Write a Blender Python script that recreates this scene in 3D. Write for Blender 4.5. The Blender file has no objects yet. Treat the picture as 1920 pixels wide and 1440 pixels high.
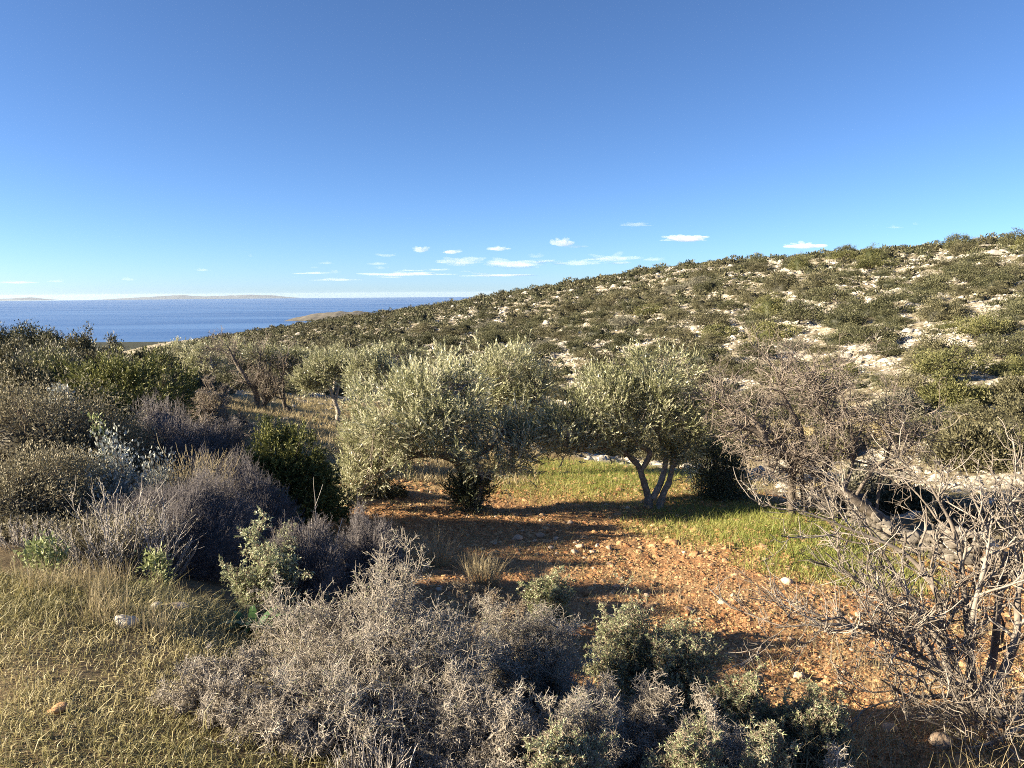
import bpy, math, random
import numpy as np
from mathutils import Matrix, Vector

random.seed(11)
RNG = np.random.default_rng(11)
SC = bpy.context.scene
COL = SC.collection
PI = math.pi
rad = math.radians

# ------------------------------------------------------------------ camera model (eye at the origin, looking along +Y)
K = 1371.0
PITCH = rad(7.15)
CP, SP = math.cos(PITCH), math.sin(PITCH)


def at(u, v, Y):
    """world point at forward distance Y seen in the direction of photo pixel (u, v)"""
    xc, yc = (u - 960) / K, -(v - 720) / K
    d = np.array([xc, CP + yc * SP, -SP + yc * CP])
    return d * (Y / d[1])


# ------------------------------------------------------------------ noise
def _hash(ix, iy, seed):
    h = (ix.astype(np.int64) * 374761393 + iy.astype(np.int64) * 668265263 + seed * 974634777) & 0x7FFFFFFF
    h = ((h ^ (h >> 13)) * 1274126177) & 0x7FFFFFFF
    return ((h ^ (h >> 16)) & 0xFFFF) / 65535.0


def vnoise(x, y, seed=0):
    x = np.asarray(x, float); y = np.asarray(y, float)
    ix, iy = np.floor(x), np.floor(y)
    fx, fy = x - ix, y - iy
    fx = fx * fx * (3 - 2 * fx); fy = fy * fy * (3 - 2 * fy)
    a = _hash(ix, iy, seed); b = _hash(ix + 1, iy, seed)
    c = _hash(ix, iy + 1, seed); d = _hash(ix + 1, iy + 1, seed)
    return (a * (1 - fx) + b * fx) * (1 - fy) + (c * (1 - fx) + d * fx) * fy


def fbm(x, y, seed=0, oct=3):
    s, a, t = 0, 1.0, 0
    for k in range(oct):
        s = s + a * (vnoise(x * 2 ** k, y * 2 ** k, seed + k * 17) - .5); t += a; a *= .5
    return s / t * 2          # about -1..1


def sstep(a, b, x):
    t = np.clip((np.asarray(x, float) - a) / (b - a), 0, 1)
    return t * t * (3 - 2 * t)


# ------------------------------------------------------------------ the lie of the land: (forward distance, height) along bearings
COLS = {
    0: [(1, -1.65), (2.4, -1.68), (3.5, -1.75), (4.8, -1.85), (7, -2.0), (10, -2.15), (16, -2.2), (25, -2.35), (34, -2.45), (45, -5), (70, -9), (120, -16), (250, -30), (600, -62), (1200, -90), (2000, -128), (2400, -153)],
    300: [(1, -1.65), (2.4, -1.7), (3.5, -1.85), (4.6, -2.0), (6, -2.35), (8, -2.7), (10, -2.9), (14, -3.1), (20, -3.4), (28, -3.8), (35, -4.3), (45, -5.3), (60, -6.8), (90, -10), (150, -14), (200, -14.3), (250, -15), (300, -24), (600, -62), (1200, -90), (2000, -129), (2400, -153)],
    600: [(1, -1.65), (2.4, -1.75), (3.5, -2.0), (5, -2.5), (6, -2.8), (8, -3.3), (10, -3.6), (13, -3.85), (16, -4.05), (20, -4.3), (25, -4.65), (30, -5.1), (38, -5.6), (45, -6.6), (60, -8), (75, -7.5), (90, -7.2), (130, -7.9), (170, -7.9), (210, -7.8), (250, -13), (600, -60), (1200, -90), (2000, -130), (2400, -153)],
    960: [(1, -1.65), (2.4, -1.85), (3.5, -2.2), (5, -2.75), (7, -3.25), (10, -3.7), (12, -3.95), (14, -4.25), (18, -4.5), (21, -4.7), (24, -5.2), (30, -6.5), (40, -7.5), (50, -7.2), (60, -6.4), (85, -5.4), (110, -4.3), (160, -.5), (200, -1), (300, -12), (600, -60), (1200, -90), (2000, -130), (2400, -153)],
    1250: [(1, -1.65), (2.4, -2.0), (3.5, -2.4), (5, -2.85), (7, -3.3), (10, -3.75), (13, -4.1), (16, -4.3), (19, -4.6), (22, -5.5), (30, -6.6), (40, -6.2), (50, -5.3), (75, -2.9), (110, 1.3), (135, 4.3), (170, 5), (250, 2), (600, -60), (1200, -90), (2000, -130), (2400, -153)],
    1500: [(1, -1.65), (2.4, -2.1), (3.5, -2.5), (5, -2.95), (7, -3.3), (10, -3.65), (12.5, -3.9), (14, -4.15), (15.5, -4.5), (20, -5.2), (28, -5.5), (40, -4.7), (60, -2.1), (85, 1.6), (105, 4.3), (130, 5.7), (200, 5), (600, -60), (1200, -90), (2000, -130), (2400, -153)],
    1720: [(1, -1.65), (2.4, -2.15), (3.5, -2.55), (5, -3.0), (7, -3.4), (9, -3.75), (11, -4.15), (14, -4.55), (18, -4.75), (25, -4.6), (35, -3.75), (50, -1.6), (70, 1.6), (90, 4.3), (115, 5.9), (200, 6), (600, -60), (1200, -90), (2000, -130), (2400, -153)],
    1920: [(1, -1.65), (2.4, -2.1), (3.5, -2.5), (5, -3.0), (7, -3.5), (9, -3.95), (12, -4.4), (16, -4.5), (20, -4.45), (28, -4.05), (38, -2.55), (50, -.3), (65, 2.4), (80, 4.7), (95, 6.0), (120, 7), (200, 7), (600, -60), (1200, -90), (2000, -130), (2400, -153)],
}
BACK = [(1, -1.65), (5, -1.7), (30, -1.6), (100, -3), (300, -20), (600, -62), (1200, -90), (2000, -130), (2400, -153)]
NA, NR = 361, 320
LR = np.linspace(math.log(.4), math.log(2600), NR)


def _table():
    azs, rows = [], []
    rr = np.exp(LR)
    for u, pts in COLS.items():
        a = math.atan((u - 960) / K)
        y = np.array([p[0] for p in pts]) / math.cos(a); z = np.array([p[1] for p in pts])
        azs.append(a); rows.append(np.interp(np.log(rr), np.log(y), z))
    back = np.interp(np.log(rr), np.log([p[0] for p in BACK]), [p[1] for p in BACK])
    azs = [-PI, -rad(95), -rad(52)] + azs + [rad(52), rad(95), PI]
    rows = [back, back, rows[0]] + rows + [rows[-1], back, back]
    rows = np.array(rows); G = np.zeros((NA, NR)); ag = np.linspace(-PI, PI, NA)
    for j in range(NR):
        G[:, j] = np.interp(ag, azs, rows[:, j])
    for it in range(5):
        P = np.pad(G, 1, mode='edge')
        G = (P[:-2, 1:-1] + 2 * P[1:-1, 1:-1] + P[2:, 1:-1]) / 4
        P = np.pad(G, 1, mode='edge')
        G = (P[1:-1, :-2] + 2 * P[1:-1, 1:-1] + P[1:-1, 2:]) / 4
    return G


TAB = _table()


def zones(x, y):
    """soil, grass, rock weights of the ground"""
    x = np.asarray(x, float); y = np.asarray(y, float)
    r = np.hypot(x, y)
    n = fbm(x * .5, y * .5, 5)
    # the cultivated terrace
    soil = sstep(.2, 1.0, y - (4.6 - 1.6 * np.clip(x, -2, 3)) + n) * sstep(-.4, .6, (x + 4.3 + .12 * (y - 10)) + n)
    soil = np.maximum(soil, sstep(.0, .8, x - .8 + n * .6) * sstep(1.5, 2.2, y))
    edge = 22.5 - np.clip(x - 1.5, 0, 20) * 1.55
    terr = 1 - sstep(-1.2, 1.2, y - edge + n * 1.2)
    soil = soil * terr * (y > 0)
    meadow = sstep(-1, 2, x + 13 + n) * sstep(14, 19, y - n * 2) * (1 - sstep(40, 52, y)) * (1 - sstep(0, 4, x + 1 + n))
    valley = sstep(0, 1.5, y - np.maximum(edge, 6) - .5) * (1 - sstep(26, 38, r)) * sstep(2, 5, x) * sstep(-.25, .35, fbm(x * .35, y * .35, 77) + .1)
    meadow = np.maximum(meadow, valley * .8)
    green = np.exp(-(((x - 2.2) / 2.6) ** 2 + ((y - 17.6) / 2.6) ** 2)) + np.exp(-(((x - 4.3) / 1.7) ** 2 + ((y - 12.3) / 1.8) ** 2)) + .8 * np.exp(-(((x - 4.6) / 1.2) ** 2 + ((y - 9.6) / 1.0) ** 2))
    green = np.clip(green + .35 * n, 0, 1) * (green > .12)
    rock = sstep(-1.5, 1.5, y - np.maximum(edge, 6) - 1 + n) * (y > 0) * sstep(-14, -4, x + .12 * r)
    rock = np.maximum(rock, sstep(48, 62, r) * (y > 0))
    rock = rock * (1 - sstep(380, 520, r))
    return soil, np.maximum(meadow, 0), green, rock


def H(x, y):
    x = np.asarray(x, float); y = np.asarray(y, float)
    r = np.maximum(np.hypot(x, y), .41); a = np.arctan2(x, y)
    fa = (a + PI) / (2 * PI) * (NA - 1); fr = (np.log(r) - LR[0]) / (LR[-1] - LR[0]) * (NR - 1)
    fa = np.clip(fa, 0, NA - 1.001); fr = np.clip(fr, 0, NR - 1.001)
    ia, ir = fa.astype(int), fr.astype(int)
    ta, tr = fa - ia, fr - ir
    z = (TAB[ia, ir] * (1 - ta) + TAB[ia + 1, ir] * ta) * (1 - tr) + (TAB[ia, ir + 1] * (1 - ta) + TAB[ia + 1, ir + 1] * ta) * tr
    soil, meadow, green, rock = zones(x, y)
    z = z + .05 * fbm(x * .9, y * .9, 3) * sstep(1.2, 3, r)
    z = z + .028 * fbm(x * 5, y * 5, 9) * (.4 + soil) * (1 - rock)
    z = z + rock * (.34 * fbm(x * .33, y * .33, 21) * sstep(12, 30, r) + .16 * np.abs(fbm(x * 1.3, y * 1.3, 31)))
    return z


def h1(x, y):
    return float(H(np.array([x]), np.array([y]))[0])


def ground(u, Y):
    """ground point at forward distance Y on the bearing of photo column u"""
    z = -3.0
    for _ in range(3):
        x = (u - 960) / K * (Y * CP - z * SP); z = h1(x, Y)
    return np.array([x, Y, z])


# ------------------------------------------------------------------ materials
def mat(name):
    m = bpy.data.materials.new(name); m.use_nodes = True
    nt = m.node_tree; nt.nodes.clear()
    out = nt.nodes.new('ShaderNodeOutputMaterial')
    return m, nt, out


def N(nt, kind, **kw):
    n = nt.nodes.new(kind)
    for k, v in kw.items():
        setattr(n, k, v)
    return n


def ramp(nt, fac, stops):
    r = N(nt, 'ShaderNodeValToRGB')
    e = r.color_ramp.elements
    while len(e) < len(stops):
        e.new(.5)
    for k, (p, c) in enumerate(stops):
        e[k].position = p; e[k].color = (*c, 1)
    nt.links.new(fac, r.inputs[0])
    return r.outputs[0]


def leaf_mat(name, cols, trans=.25, rough=.55, spec=.3):
    m, nt, out = mat(name)
    at_ = N(nt, 'ShaderNodeAttribute', attribute_name='tint')
    oi = N(nt, 'ShaderNodeObjectInfo')
    add = N(nt, 'ShaderNodeMath', operation='MULTIPLY_ADD')
    nt.links.new(oi.outputs['Random'], add.inputs[0]); add.inputs[1].default_value = .22
    nt.links.new(at_.outputs['Fac'], add.inputs[2])
    sub = N(nt, 'ShaderNodeMath', operation='SUBTRACT'); sub.inputs[1].default_value = .11
    nt.links.new(add.outputs[0], sub.inputs[0])
    n = len(cols)
    col = ramp(nt, sub.outputs[0], [(k / max(n - 1, 1), c) for k, c in enumerate(cols)])
    p = N(nt, 'ShaderNodeBsdfPrincipled')
    p.inputs['Roughness'].default_value = rough; p.inputs['Specular IOR Level'].default_value = spec
    nt.links.new(col, p.inputs['Base Color'])
    if trans > 0:
        t = N(nt, 'ShaderNodeBsdfTranslucent'); mx = N(nt, 'ShaderNodeMixShader'); mx.inputs[0].default_value = trans
        nt.links.new(col, t.inputs['Color'])
        nt.links.new(p.outputs[0], mx.inputs[1]); nt.links.new(t.outputs[0], mx.inputs[2]); nt.links.new(mx.outputs[0], out.inputs[0])
    else:
        nt.links.new(p.outputs[0], out.inputs[0])
    return m


def wood_mat(name, a, b, c, scale=14.0, rough=.85):
    m, nt, out = mat(name)
    tc = N(nt, 'ShaderNodeTexCoord')
    n1 = N(nt, 'ShaderNodeTexNoise'); n1.inputs['Scale'].default_value = scale; n1.inputs['Detail'].default_value = 5
    nt.links.new(tc.outputs['Object'], n1.inputs['Vector'])
    at_ = N(nt, 'ShaderNodeAttribute', attribute_name='tint')
    mx = N(nt, 'ShaderNodeMath', operation='MULTIPLY_ADD'); mx.inputs[1].default_value = .45
    nt.links.new(at_.outputs['Fac'], mx.inputs[0])
    mm = N(nt, 'ShaderNodeMath', operation='MULTIPLY'); mm.inputs[1].default_value = .62
    nt.links.new(n1.outputs[0], mm.inputs[0]); nt.links.new(mm.outputs[0], mx.inputs[2])
    col = ramp(nt, mx.outputs[0], [(.25, a), (.5, b), (.78, c)])
    bp = N(nt, 'ShaderNodeBump'); bp.inputs['Strength'].default_value = .5; bp.inputs['Distance'].default_value = .01
    nt.links.new(n1.outputs[0], bp.inputs['Height'])
    p = N(nt, 'ShaderNodeBsdfPrincipled'); p.inputs['Roughness'].default_value = rough; p.inputs['Specular IOR Level'].default_value = .25
    nt.links.new(col, p.inputs['Base Color']); nt.links.new(bp.outputs[0], p.inputs['Normal']); nt.links.new(p.outputs[0], out.inputs[0])
    return m


M = {}
M['olive_leaf'] = leaf_mat('olive_leaf', [(.12, .13, .06), (.28, .29, .155), (.43, .43, .275), (.62, .6, .44)], .28, .4, .5)
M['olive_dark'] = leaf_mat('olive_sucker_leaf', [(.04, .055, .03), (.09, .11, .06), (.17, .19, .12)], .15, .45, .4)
M['olive_bark'] = wood_mat('olive_bark', (.075, .06, .046), (.20, .172, .14), (.42, .38, .325))
M['dark_bark'] = wood_mat('dark_bark', (.035, .028, .022), (.09, .075, .06), (.2, .175, .15))
M['twig_pink'] = wood_mat('bare_twig', (.075, .058, .048), (.175, .145, .12), (.34, .30, .255))
M['twig_grey'] = wood_mat('grey_twig', (.14, .125, .115), (.30, .275, .25), (.50, .47, .43))
M['twig_brown'] = wood_mat('brown_twig', (.08, .06, .045), (.19, .15, .11), (.33, .275, .21))
M['fig_bark'] = wood_mat('grey_bark', (.06, .05, .042), (.165, .142, .118), (.36, .325, .28), 9)
M['thorn'] = wood_mat('thorn_twig', (.115, .098, .078), (.25, .222, .182), (.47, .43, .37))
M['cushion'] = wood_mat('cushion_twig', (.075, .068, .07), (.15, .138, .14), (.27, .25, .25))
M['silver'] = leaf_mat('silver_leaf', [(.2, .22, .2), (.38, .4, .36), (.6, .61, .56)], .12, .7, .2)
M['scrub_leaf'] = leaf_mat('grey_green_leaf', [(.07, .06, .037), (.16, .145, .088), (.26, .235, .155), (.37, .33, .235)], .2, .6, .25)
M['spiny_leaf'] = leaf_mat('spiny_leaf', [(.12, .155, .07), (.27, .31, .16), (.42, .46, .28), (.58, .6, .42)], .3, .5, .35)
M['fresh_leaf'] = leaf_mat('fresh_leaf', [(.12, .16, .05), (.24, .28, .12), (.38, .4, .22)], .25, .5, .3)
M['bulb_leaf'] = leaf_mat('bulb_leaf', [(.025, .06, .018), (.045, .105, .03), (.08, .155, .045)], .2, .35, .5)
M['juniper'] = leaf_mat('juniper_leaf', [(.028, .038, .013), (.075, .09, .027), (.15, .16, .048), (.27, .265, .085)], .18, .55, .3)
M['hill_dark'] = leaf_mat('hill_juniper_leaf', [(.024, .027, .014), (.058, .062, .031), (.10, .102, .052), (.165, .162, .09)], .1, .6, .25)
M['hill_olive'] = leaf_mat('hill_scrub_leaf', [(.032, .031, .017), (.08, .077, .042), (.135, .128, .072), (.20, .187, .112)], .1, .6, .25)
M['hill_green'] = leaf_mat('hill_green_leaf', [(.038, .044, .016), (.085, .091, .034), (.145, .147, .058), (.21, .20, .09)], .12, .55, .25)
M['hill_grey'] = leaf_mat('hill_grey_leaf', [(.09, .09, .065), (.17, .165, .125), (.26, .25, .2)], .12, .65, .2)
M['grass_dry'] = leaf_mat('dry_grass', [(.10, .095, .038), (.23, .215, .09), (.40, .352, .175), (.57, .50, .30)], .3, .5, .3)
M['grass_green'] = leaf_mat('green_grass', [(.09, .13, .022), (.19, .23, .05), (.32, .33, .10), (.44, .40, .18)], .32, .5, .3)
M['straw'] = leaf_mat('straw', [(.18, .14, .08), (.36, .3, .175), (.54, .47, .31)], .25, .6, .25)
M['litter'] = leaf_mat('leaf_litter', [(.15, .08, .04), (.25, .155, .075), (.35, .25, .12), (.33, .29, .13)], .15, .7, .2)
M['yellow_leaf'] = leaf_mat('yellow_leaf', [(.5, .42, .12), (.55, .47, .16)], .3, .5, .3)


def stone_mat(name, a, b, c, sc=5.0):
    m, nt, out = mat(name)
    tc = N(nt, 'ShaderNodeTexCoord')
    geo = N(nt, 'ShaderNodeNewGeometry')
    n1 = N(nt, 'ShaderNodeTexNoise'); n1.inputs['Scale'].default_value = sc; n1.inputs['Detail'].default_value = 6; n1.inputs['Roughness'].default_value = .65
    nt.links.new(geo.outputs['Position'], n1.inputs['Vector'])
    at_ = N(nt, 'ShaderNodeAttribute', attribute_name='tint')
    mx = N(nt, 'ShaderNodeMath', operation='MULTIPLY_ADD'); mx.inputs[1].default_value = .4
    mm = N(nt, 'ShaderNodeMath', operation='MULTIPLY'); mm.inputs[1].default_value = .65
    nt.links.new(n1.outputs[0], mm.inputs[0]); nt.links.new(at_.outputs['Fac'], mx.inputs[0]); nt.links.new(mm.outputs[0], mx.inputs[2])
    col = ramp(nt, mx.outputs[0], [(.22, a), (.5, b), (.8, c)])
    bp = N(nt, 'ShaderNodeBump'); bp.inputs['Strength'].default_value = .6; bp.inputs['Distance'].default_value = .02
    nt.links.new(n1.outputs[0], bp.inputs['Height'])
    p = N(nt, 'ShaderNodeBsdfPrincipled'); p.inputs['Roughness'].default_value = .9; p.inputs['Specular IOR Level'].default_value = .2
    nt.links.new(col, p.inputs['Base Color']); nt.links.new(bp.outputs[0], p.inputs['Normal']); nt.links.new(p.outputs[0], out.inputs[0])
    return m


M['limestone'] = stone_mat('limestone', (.22, .195, .155), (.40, .37, .31), (.58, .55, .48), 4)
M['field_stone'] = stone_mat('field_stone', (.22, .12, .07), (.40, .29, .2), (.56, .48, .38), 9)
M['wall_stone'] = stone_mat('wall_stone', (.05, .045, .038), (.125, .112, .096), (.25, .23, .2), 7)
M['clod'] = stone_mat('earth_clod', (.17, .075, .03), (.34, .18, .085), (.52, .36, .2), 14)


def ground_mat():
    m, nt, out = mat('earth')
    geo = N(nt, 'ShaderNodeNewGeometry')

    def noise(scale, det=5, rough=.6):
        n = N(nt, 'ShaderNodeTexNoise'); n.inputs['Scale'].default_value = scale; n.inputs['Detail'].default_value = det; n.inputs['Roughness'].default_value = rough
        nt.links.new(geo.outputs['Position'], n.inputs['Vector']); return n.outputs[0]

    def attr(nm):
        return N(nt, 'ShaderNodeAttribute', attribute_name=nm).outputs['Fac']

    def mix(f, a, b):
        x = N(nt, 'ShaderNodeMix', data_type='RGBA')
        nt.links.new(f, x.inputs[0]); nt.links.new(a, x.inputs[6]); nt.links.new(b, x.inputs[7]); return x.outputs[2]

    fine, mid, big = noise(38, 6, .7), noise(6, 5, .65), noise(.8, 4)
    scrub = ramp(nt, mid, [(.3, (.10, .075, .045)), (.55, (.17, .13, .075)), (.75, (.26, .21, .12))])
    soil_ = ramp(nt, fine, [(.28, (.125, .06, .03)), (.47, (.255, .135, .066)), (.62, (.385, .24, .13)), (.76, (.52, .41, .27))])
    mead = ramp(nt, mid, [(.3, (.22, .18, .075)), (.55, (.36, .29, .13)), (.75, (.46, .38, .2))])
    gren = ramp(nt, mid, [(.3, (.10, .12, .025)), (.55, (.2, .2, .05)), (.75, (.33, .28, .1))])
    rockm = N(nt, 'ShaderNodeMath', operation='MULTIPLY_ADD'); rockm.inputs[1].default_value = .55
    nt.links.new(noise(2.2, 8, .75), rockm.inputs[0])
    bm = N(nt, 'ShaderNodeMath', operation='MULTIPLY'); bm.inputs[1].default_value = .45
    nt.links.new(noise(.7, 6, .7), bm.inputs[0]); nt.links.new(bm.outputs[0], rockm.inputs[2])
    rock_ = ramp(nt, rockm.outputs[0], [(.36, (.085, .068, .04)), (.45, (.155, .13, .085)), (.51, (.27, .24, .175)), (.56, (.44, .41, .34)), (.66, (.60, .575, .51))])
    lit_ = ramp(nt, fine, [(.3, (.15, .085, .045)), (.52, (.29, .2, .11)), (.72, (.45, .36, .21))])
    pm = N(nt, 'ShaderNodeMapRange'); pm.inputs[1].default_value = .44; pm.inputs[2].default_value = .62; pm.inputs[4].default_value = .75
    nt.links.new(noise(1.3, 5, .65), pm.inputs[0])
    soil_ = mix(pm.outputs[0], soil_, lit_)
    c = mix(attr('soil'), scrub, soil_)
    c = mix(attr('green'), c, gren)
    c = mix(attr('rock'), c, rock_)
    c = mix(attr('meadow'), c, mead)
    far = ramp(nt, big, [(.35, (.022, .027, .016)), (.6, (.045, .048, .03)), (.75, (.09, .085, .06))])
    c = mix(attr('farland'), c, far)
    hsum = N(nt, 'ShaderNodeMath', operation='MULTIPLY_ADD'); hsum.inputs[1].default_value = .35
    nt.links.new(fine, hsum.inputs[0]); nt.links.new(mid, hsum.inputs[2])
    bp = N(nt, 'ShaderNodeBump'); bp.inputs['Strength'].default_value = .9; bp.inputs['Distance'].default_value = .06
    nt.links.new(hsum.outputs[0], bp.inputs['Height'])
    p = N(nt, 'ShaderNodeBsdfPrincipled'); p.inputs['Roughness'].default_value = .95; p.inputs['Specular IOR Level'].default_value = .1
    nt.links.new(c, p.inputs['Base Color']); nt.links.new(bp.outputs[0], p.inputs['Normal']); nt.links.new(p.outputs[0], out.inputs[0])
    return m


M['earth'] = ground_mat()


# ------------------------------------------------------------------ geometry helpers
def nrm(a):
    a = np.asarray(a, float)
    return a / np.maximum(np.linalg.norm(a, axis=-1, keepdims=True), 1e-9)


def perp(d, rng):
    return nrm(np.cross(d, rng.normal(size=d.shape)))


class Geo:
    def __init__(self):
        self.v, self.q, self.t, self.n = [], [], [], 0

    def add(self, verts, quads, tint):
        verts = np.asarray(verts, float).reshape(-1, 3)
        self.v.append(verts); self.q.append(np.asarray(quads, np.int64) + self.n)
        self.t.append(np.broadcast_to(np.asarray(tint, float), (len(verts),)).copy()); self.n += len(verts)

    def tubes(self, P0, P1, R0, R1, sides=3, tint=.5):
        P0 = np.asarray(P0, float); P1 = np.asarray(P1, float); n = len(P0)
        if n == 0:
            return
        d = nrm(P1 - P0)
        ref = np.where(np.abs(d[:, 2:3]) > .9, np.array([[1., 0, 0]]), np.array([[0., 0, 1]]))
        a = nrm(np.cross(d, ref)); b = np.cross(d, a)
        th = np.arange(sides) * 2 * PI / sides
        off = a[:, None, :] * np.cos(th)[None, :, None] + b[:, None, :] * np.sin(th)[None, :, None]
        V = np.concatenate([P0[:, None, :] + off * np.asarray(R0).reshape(-1, 1, 1), P1[:, None, :] + off * np.asarray(R1).reshape(-1, 1, 1)], 1)
        base = (np.arange(n) * 2 * sides)[:, None, None]
        k = np.arange(sides); k2 = (k + 1) % sides
        q = np.stack([k, k2, k2 + sides, k + sides], 1)[None] + base
        tint = np.broadcast_to(np.asarray(tint, float).reshape(-1, 1), (n, 2 * sides))
        self.add(V, q.reshape(-1, 4), tint.reshape(-1))

    def polys(self, P, R, sides=3, tint=.5):
        n, s = P.shape[0], P.shape[1] - 1
        t = np.repeat(np.broadcast_to(np.asarray(tint, float), (n,)), s)
        self.tubes(P[:, :-1].reshape(-1, 3), P[:, 1:].reshape(-1, 3), R[:, :-1].reshape(-1), R[:, 1:].reshape(-1), sides, t)

    def sweep(self, pts, radii, sides=8, tint=.5, rough=.12, seed=0, smooth=5):
        P = np.asarray(pts, float); R = np.asarray(radii, float)
        t = np.arange(len(P)); tt = np.linspace(0, len(P) - 1, (len(P) - 1) * smooth + 1)
        Pm = np.vstack([2 * P[0] - P[1], P, 2 * P[-1] - P[-2]])
        i = np.minimum(tt.astype(int), len(P) - 2); f = (tt - i)[:, None]
        p0, p1, p2, p3 = Pm[i], Pm[i + 1], Pm[i + 2], Pm[i + 3]
        C = .5 * (2 * p1 + (p2 - p0) * f + (2 * p0 - 5 * p1 + 4 * p2 - p3) * f ** 2 + (3 * p1 - p0 - 3 * p2 + p3) * f ** 3)
        r = np.interp(tt, t, R)
        rng = np.random.default_rng(seed + 5)
        d = nrm(np.gradient(C, axis=0))
        a = nrm(np.cross(d[0], [.3, .9, .2])); A = []
        for k in range(len(C)):
            a = nrm(a - d[k] * np.dot(a, d[k])); A.append(a)
        A = np.array(A); B = np.cross(d, A)
        th = np.arange(sides) * 2 * PI / sides
        ring = A[:, None] * np.cos(th)[None, :, None] + B[:, None] * np.sin(th)[None, :, None]
        rr = r[:, None] * (1 + rough * rng.normal(size=(len(C), sides)))
        V = C[:, None] + ring * rr[:, :, None]
        n = len(C); k = np.arange(sides); k2 = (k + 1) % sides
        q = np.stack([k, k2, k2 + sides, k + sides], 1)[None] + (np.arange(n - 1) * sides)[:, None, None]
        self.add(V, q.reshape(-1, 4), tint)
        return C, r

    def leaves(self, B, D, S, L, W, tint, bend=0.0):
        n = len(B)
        if n == 0:
            return
        L = np.broadcast_to(np.asarray(L, float), (n,))[:, None]; W = np.broadcast_to(np.asarray(W, float), (n,))[:, None]
        nn = np.cross(D, S) * L * bend
        V = np.stack([B, B + D * L * .42 + S * W * .5 + nn, B + D * L, B + D * L * .42 - S * W * .5 + nn], 1)
        q = np.arange(4 * n).reshape(n, 4)
        self.add(V, q, np.repeat(np.broadcast_to(np.asarray(tint, float), (n,)), 4))

    def blades(self, B, D, L, W, lean, tint, rng):
        """grass blades: two quads that bend over"""
        n = len(B); L = L[:, None]; W = np.broadcast_to(np.asarray(W, float), (n,))[:, None]
        S = perp(D, rng)
        F = np.cross(S, D)
        m = B + D * L * .55 + F * L * lean[:, None] * .25
        t = B + D * L * (1 - .3 * lean[:, None]) + F * L * lean[:, None] * .8
        V = np.stack([B - S * W * .5, B + S * W * .5, m + S * W * .38, m - S * W * .38, t + S * W * .06, t - S * W * .06], 1)
        o = (np.arange(n) * 6)[:, None]
        q = np.concatenate([o + np.array([[0, 1, 2, 3]]), o + np.array([[3, 2, 4, 5]])], 0)
        self.add(V, q, np.repeat(tint, 6))

    def build(self, name, material, parent=None, smooth=False, data_only=False):
        V = np.concatenate(self.v); Q = np.concatenate(self.q); T = np.concatenate(self.t)
        me = bpy.data.meshes.new(name)
        me.vertices.add(len(V)); me.vertices.foreach_set('co', V.ravel())
        me.loops.add(Q.size); me.loops.foreach_set('vertex_index', Q.ravel().astype(np.int32))
        me.polygons.add(len(Q)); me.polygons.foreach_set('loop_start', (np.arange(len(Q)) * Q.shape[1]).astype(np.int32))
        if smooth:
            me.polygons.foreach_set('use_smooth', np.ones(len(Q), bool))
        a = me.attributes.new('tint', 'FLOAT', 'POINT'); a.data.foreach_set('value', T.astype(np.float32))
        me.materials.append(material)
        me.update(calc_edges=True)
        if data_only:
            return me
        o = bpy.data.objects.new(name, me); COL.objects.link(o)
        if parent is not None:
            o.parent = parent
        return o


def tag(o, label=None, cat=None, group=None, kind=None):
    if label: o['label'] = label
    if cat: o['category'] = cat
    if group: o['group'] = group
    if kind: o['kind'] = kind
    return o


def empty(name, loc, label, cat, group=None, rz=0.0):
    e = bpy.data.objects.new(name, None); COL.objects.link(e)
    e.location = loc; e.rotation_euler = (0, 0, rz); e.empty_display_size = .2
    return tag(e, label, cat, group)


def grow(P0, D, L, R0, R1, S, wander, trop, rng):
    n = len(P0); P = [np.asarray(P0, float)]; d = nrm(D)
    L = np.broadcast_to(np.asarray(L, float), (n,))[:, None]
    for s in range(S):
        d = nrm(d + wander * rng.normal(size=(n, 3)) + np.asarray(trop))
        P.append(P[-1] + d * L / S)
    P = np.stack(P, 1)
    t = np.linspace(0, 1, S + 1)[None]
    R = np.broadcast_to(np.asarray(R0, float).reshape(-1, 1), (n, 1)) * (1 - t) + np.broadcast_to(np.asarray(R1, float).reshape(-1, 1), (n, 1)) * t
    return P, R


def sprout(P, R, n, t0, t1, ang, sd, rng):
    """n side shoots on the polylines P: base points, directions, radii there"""
    N_, S1 = P.shape[0], P.shape[1]
    seg = np.linalg.norm(P[:, 1:] - P[:, :-1], axis=2).sum(1)
    i = rng.choice(N_, n, p=seg / seg.sum())
    t = rng.uniform(t0, t1, n) * (S1 - 1); k = np.minimum(t.astype(int), S1 - 2); f = (t - k)[:, None]
    a, b = P[i, k], P[i, k + 1]
    B = a * (1 - f) + b * f; d = nrm(b - a)
    r = R[i, k] * (1 - f[:, 0]) + R[i, k + 1] * f[:, 0]
    th = np.radians(rng.normal(ang, sd, n))[:, None]
    return B, nrm(d * np.cos(th) + perp(d, rng) * np.sin(th)), r, t / (S1 - 1)


def dome_dir(n, rng, zmin=.02):
    z = rng.uniform(zmin, 1, n); a = rng.uniform(0, 2 * PI, n); s = np.sqrt(1 - z * z)
    return np.stack([s * np.cos(a), s * np.sin(a), z], 1)


def lump(d, seed, amt=.22):
    """uneven outline: a factor by direction"""
    f = np.zeros(len(d)); rng = np.random.default_rng(seed)
    for k in range(7):
        ax = nrm(rng.normal(size=3)); f += amt * .45 * np.cos(d @ ax * (3 + 1.3 * k) + rng.uniform(0, 6))
    return 1 + f


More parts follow.
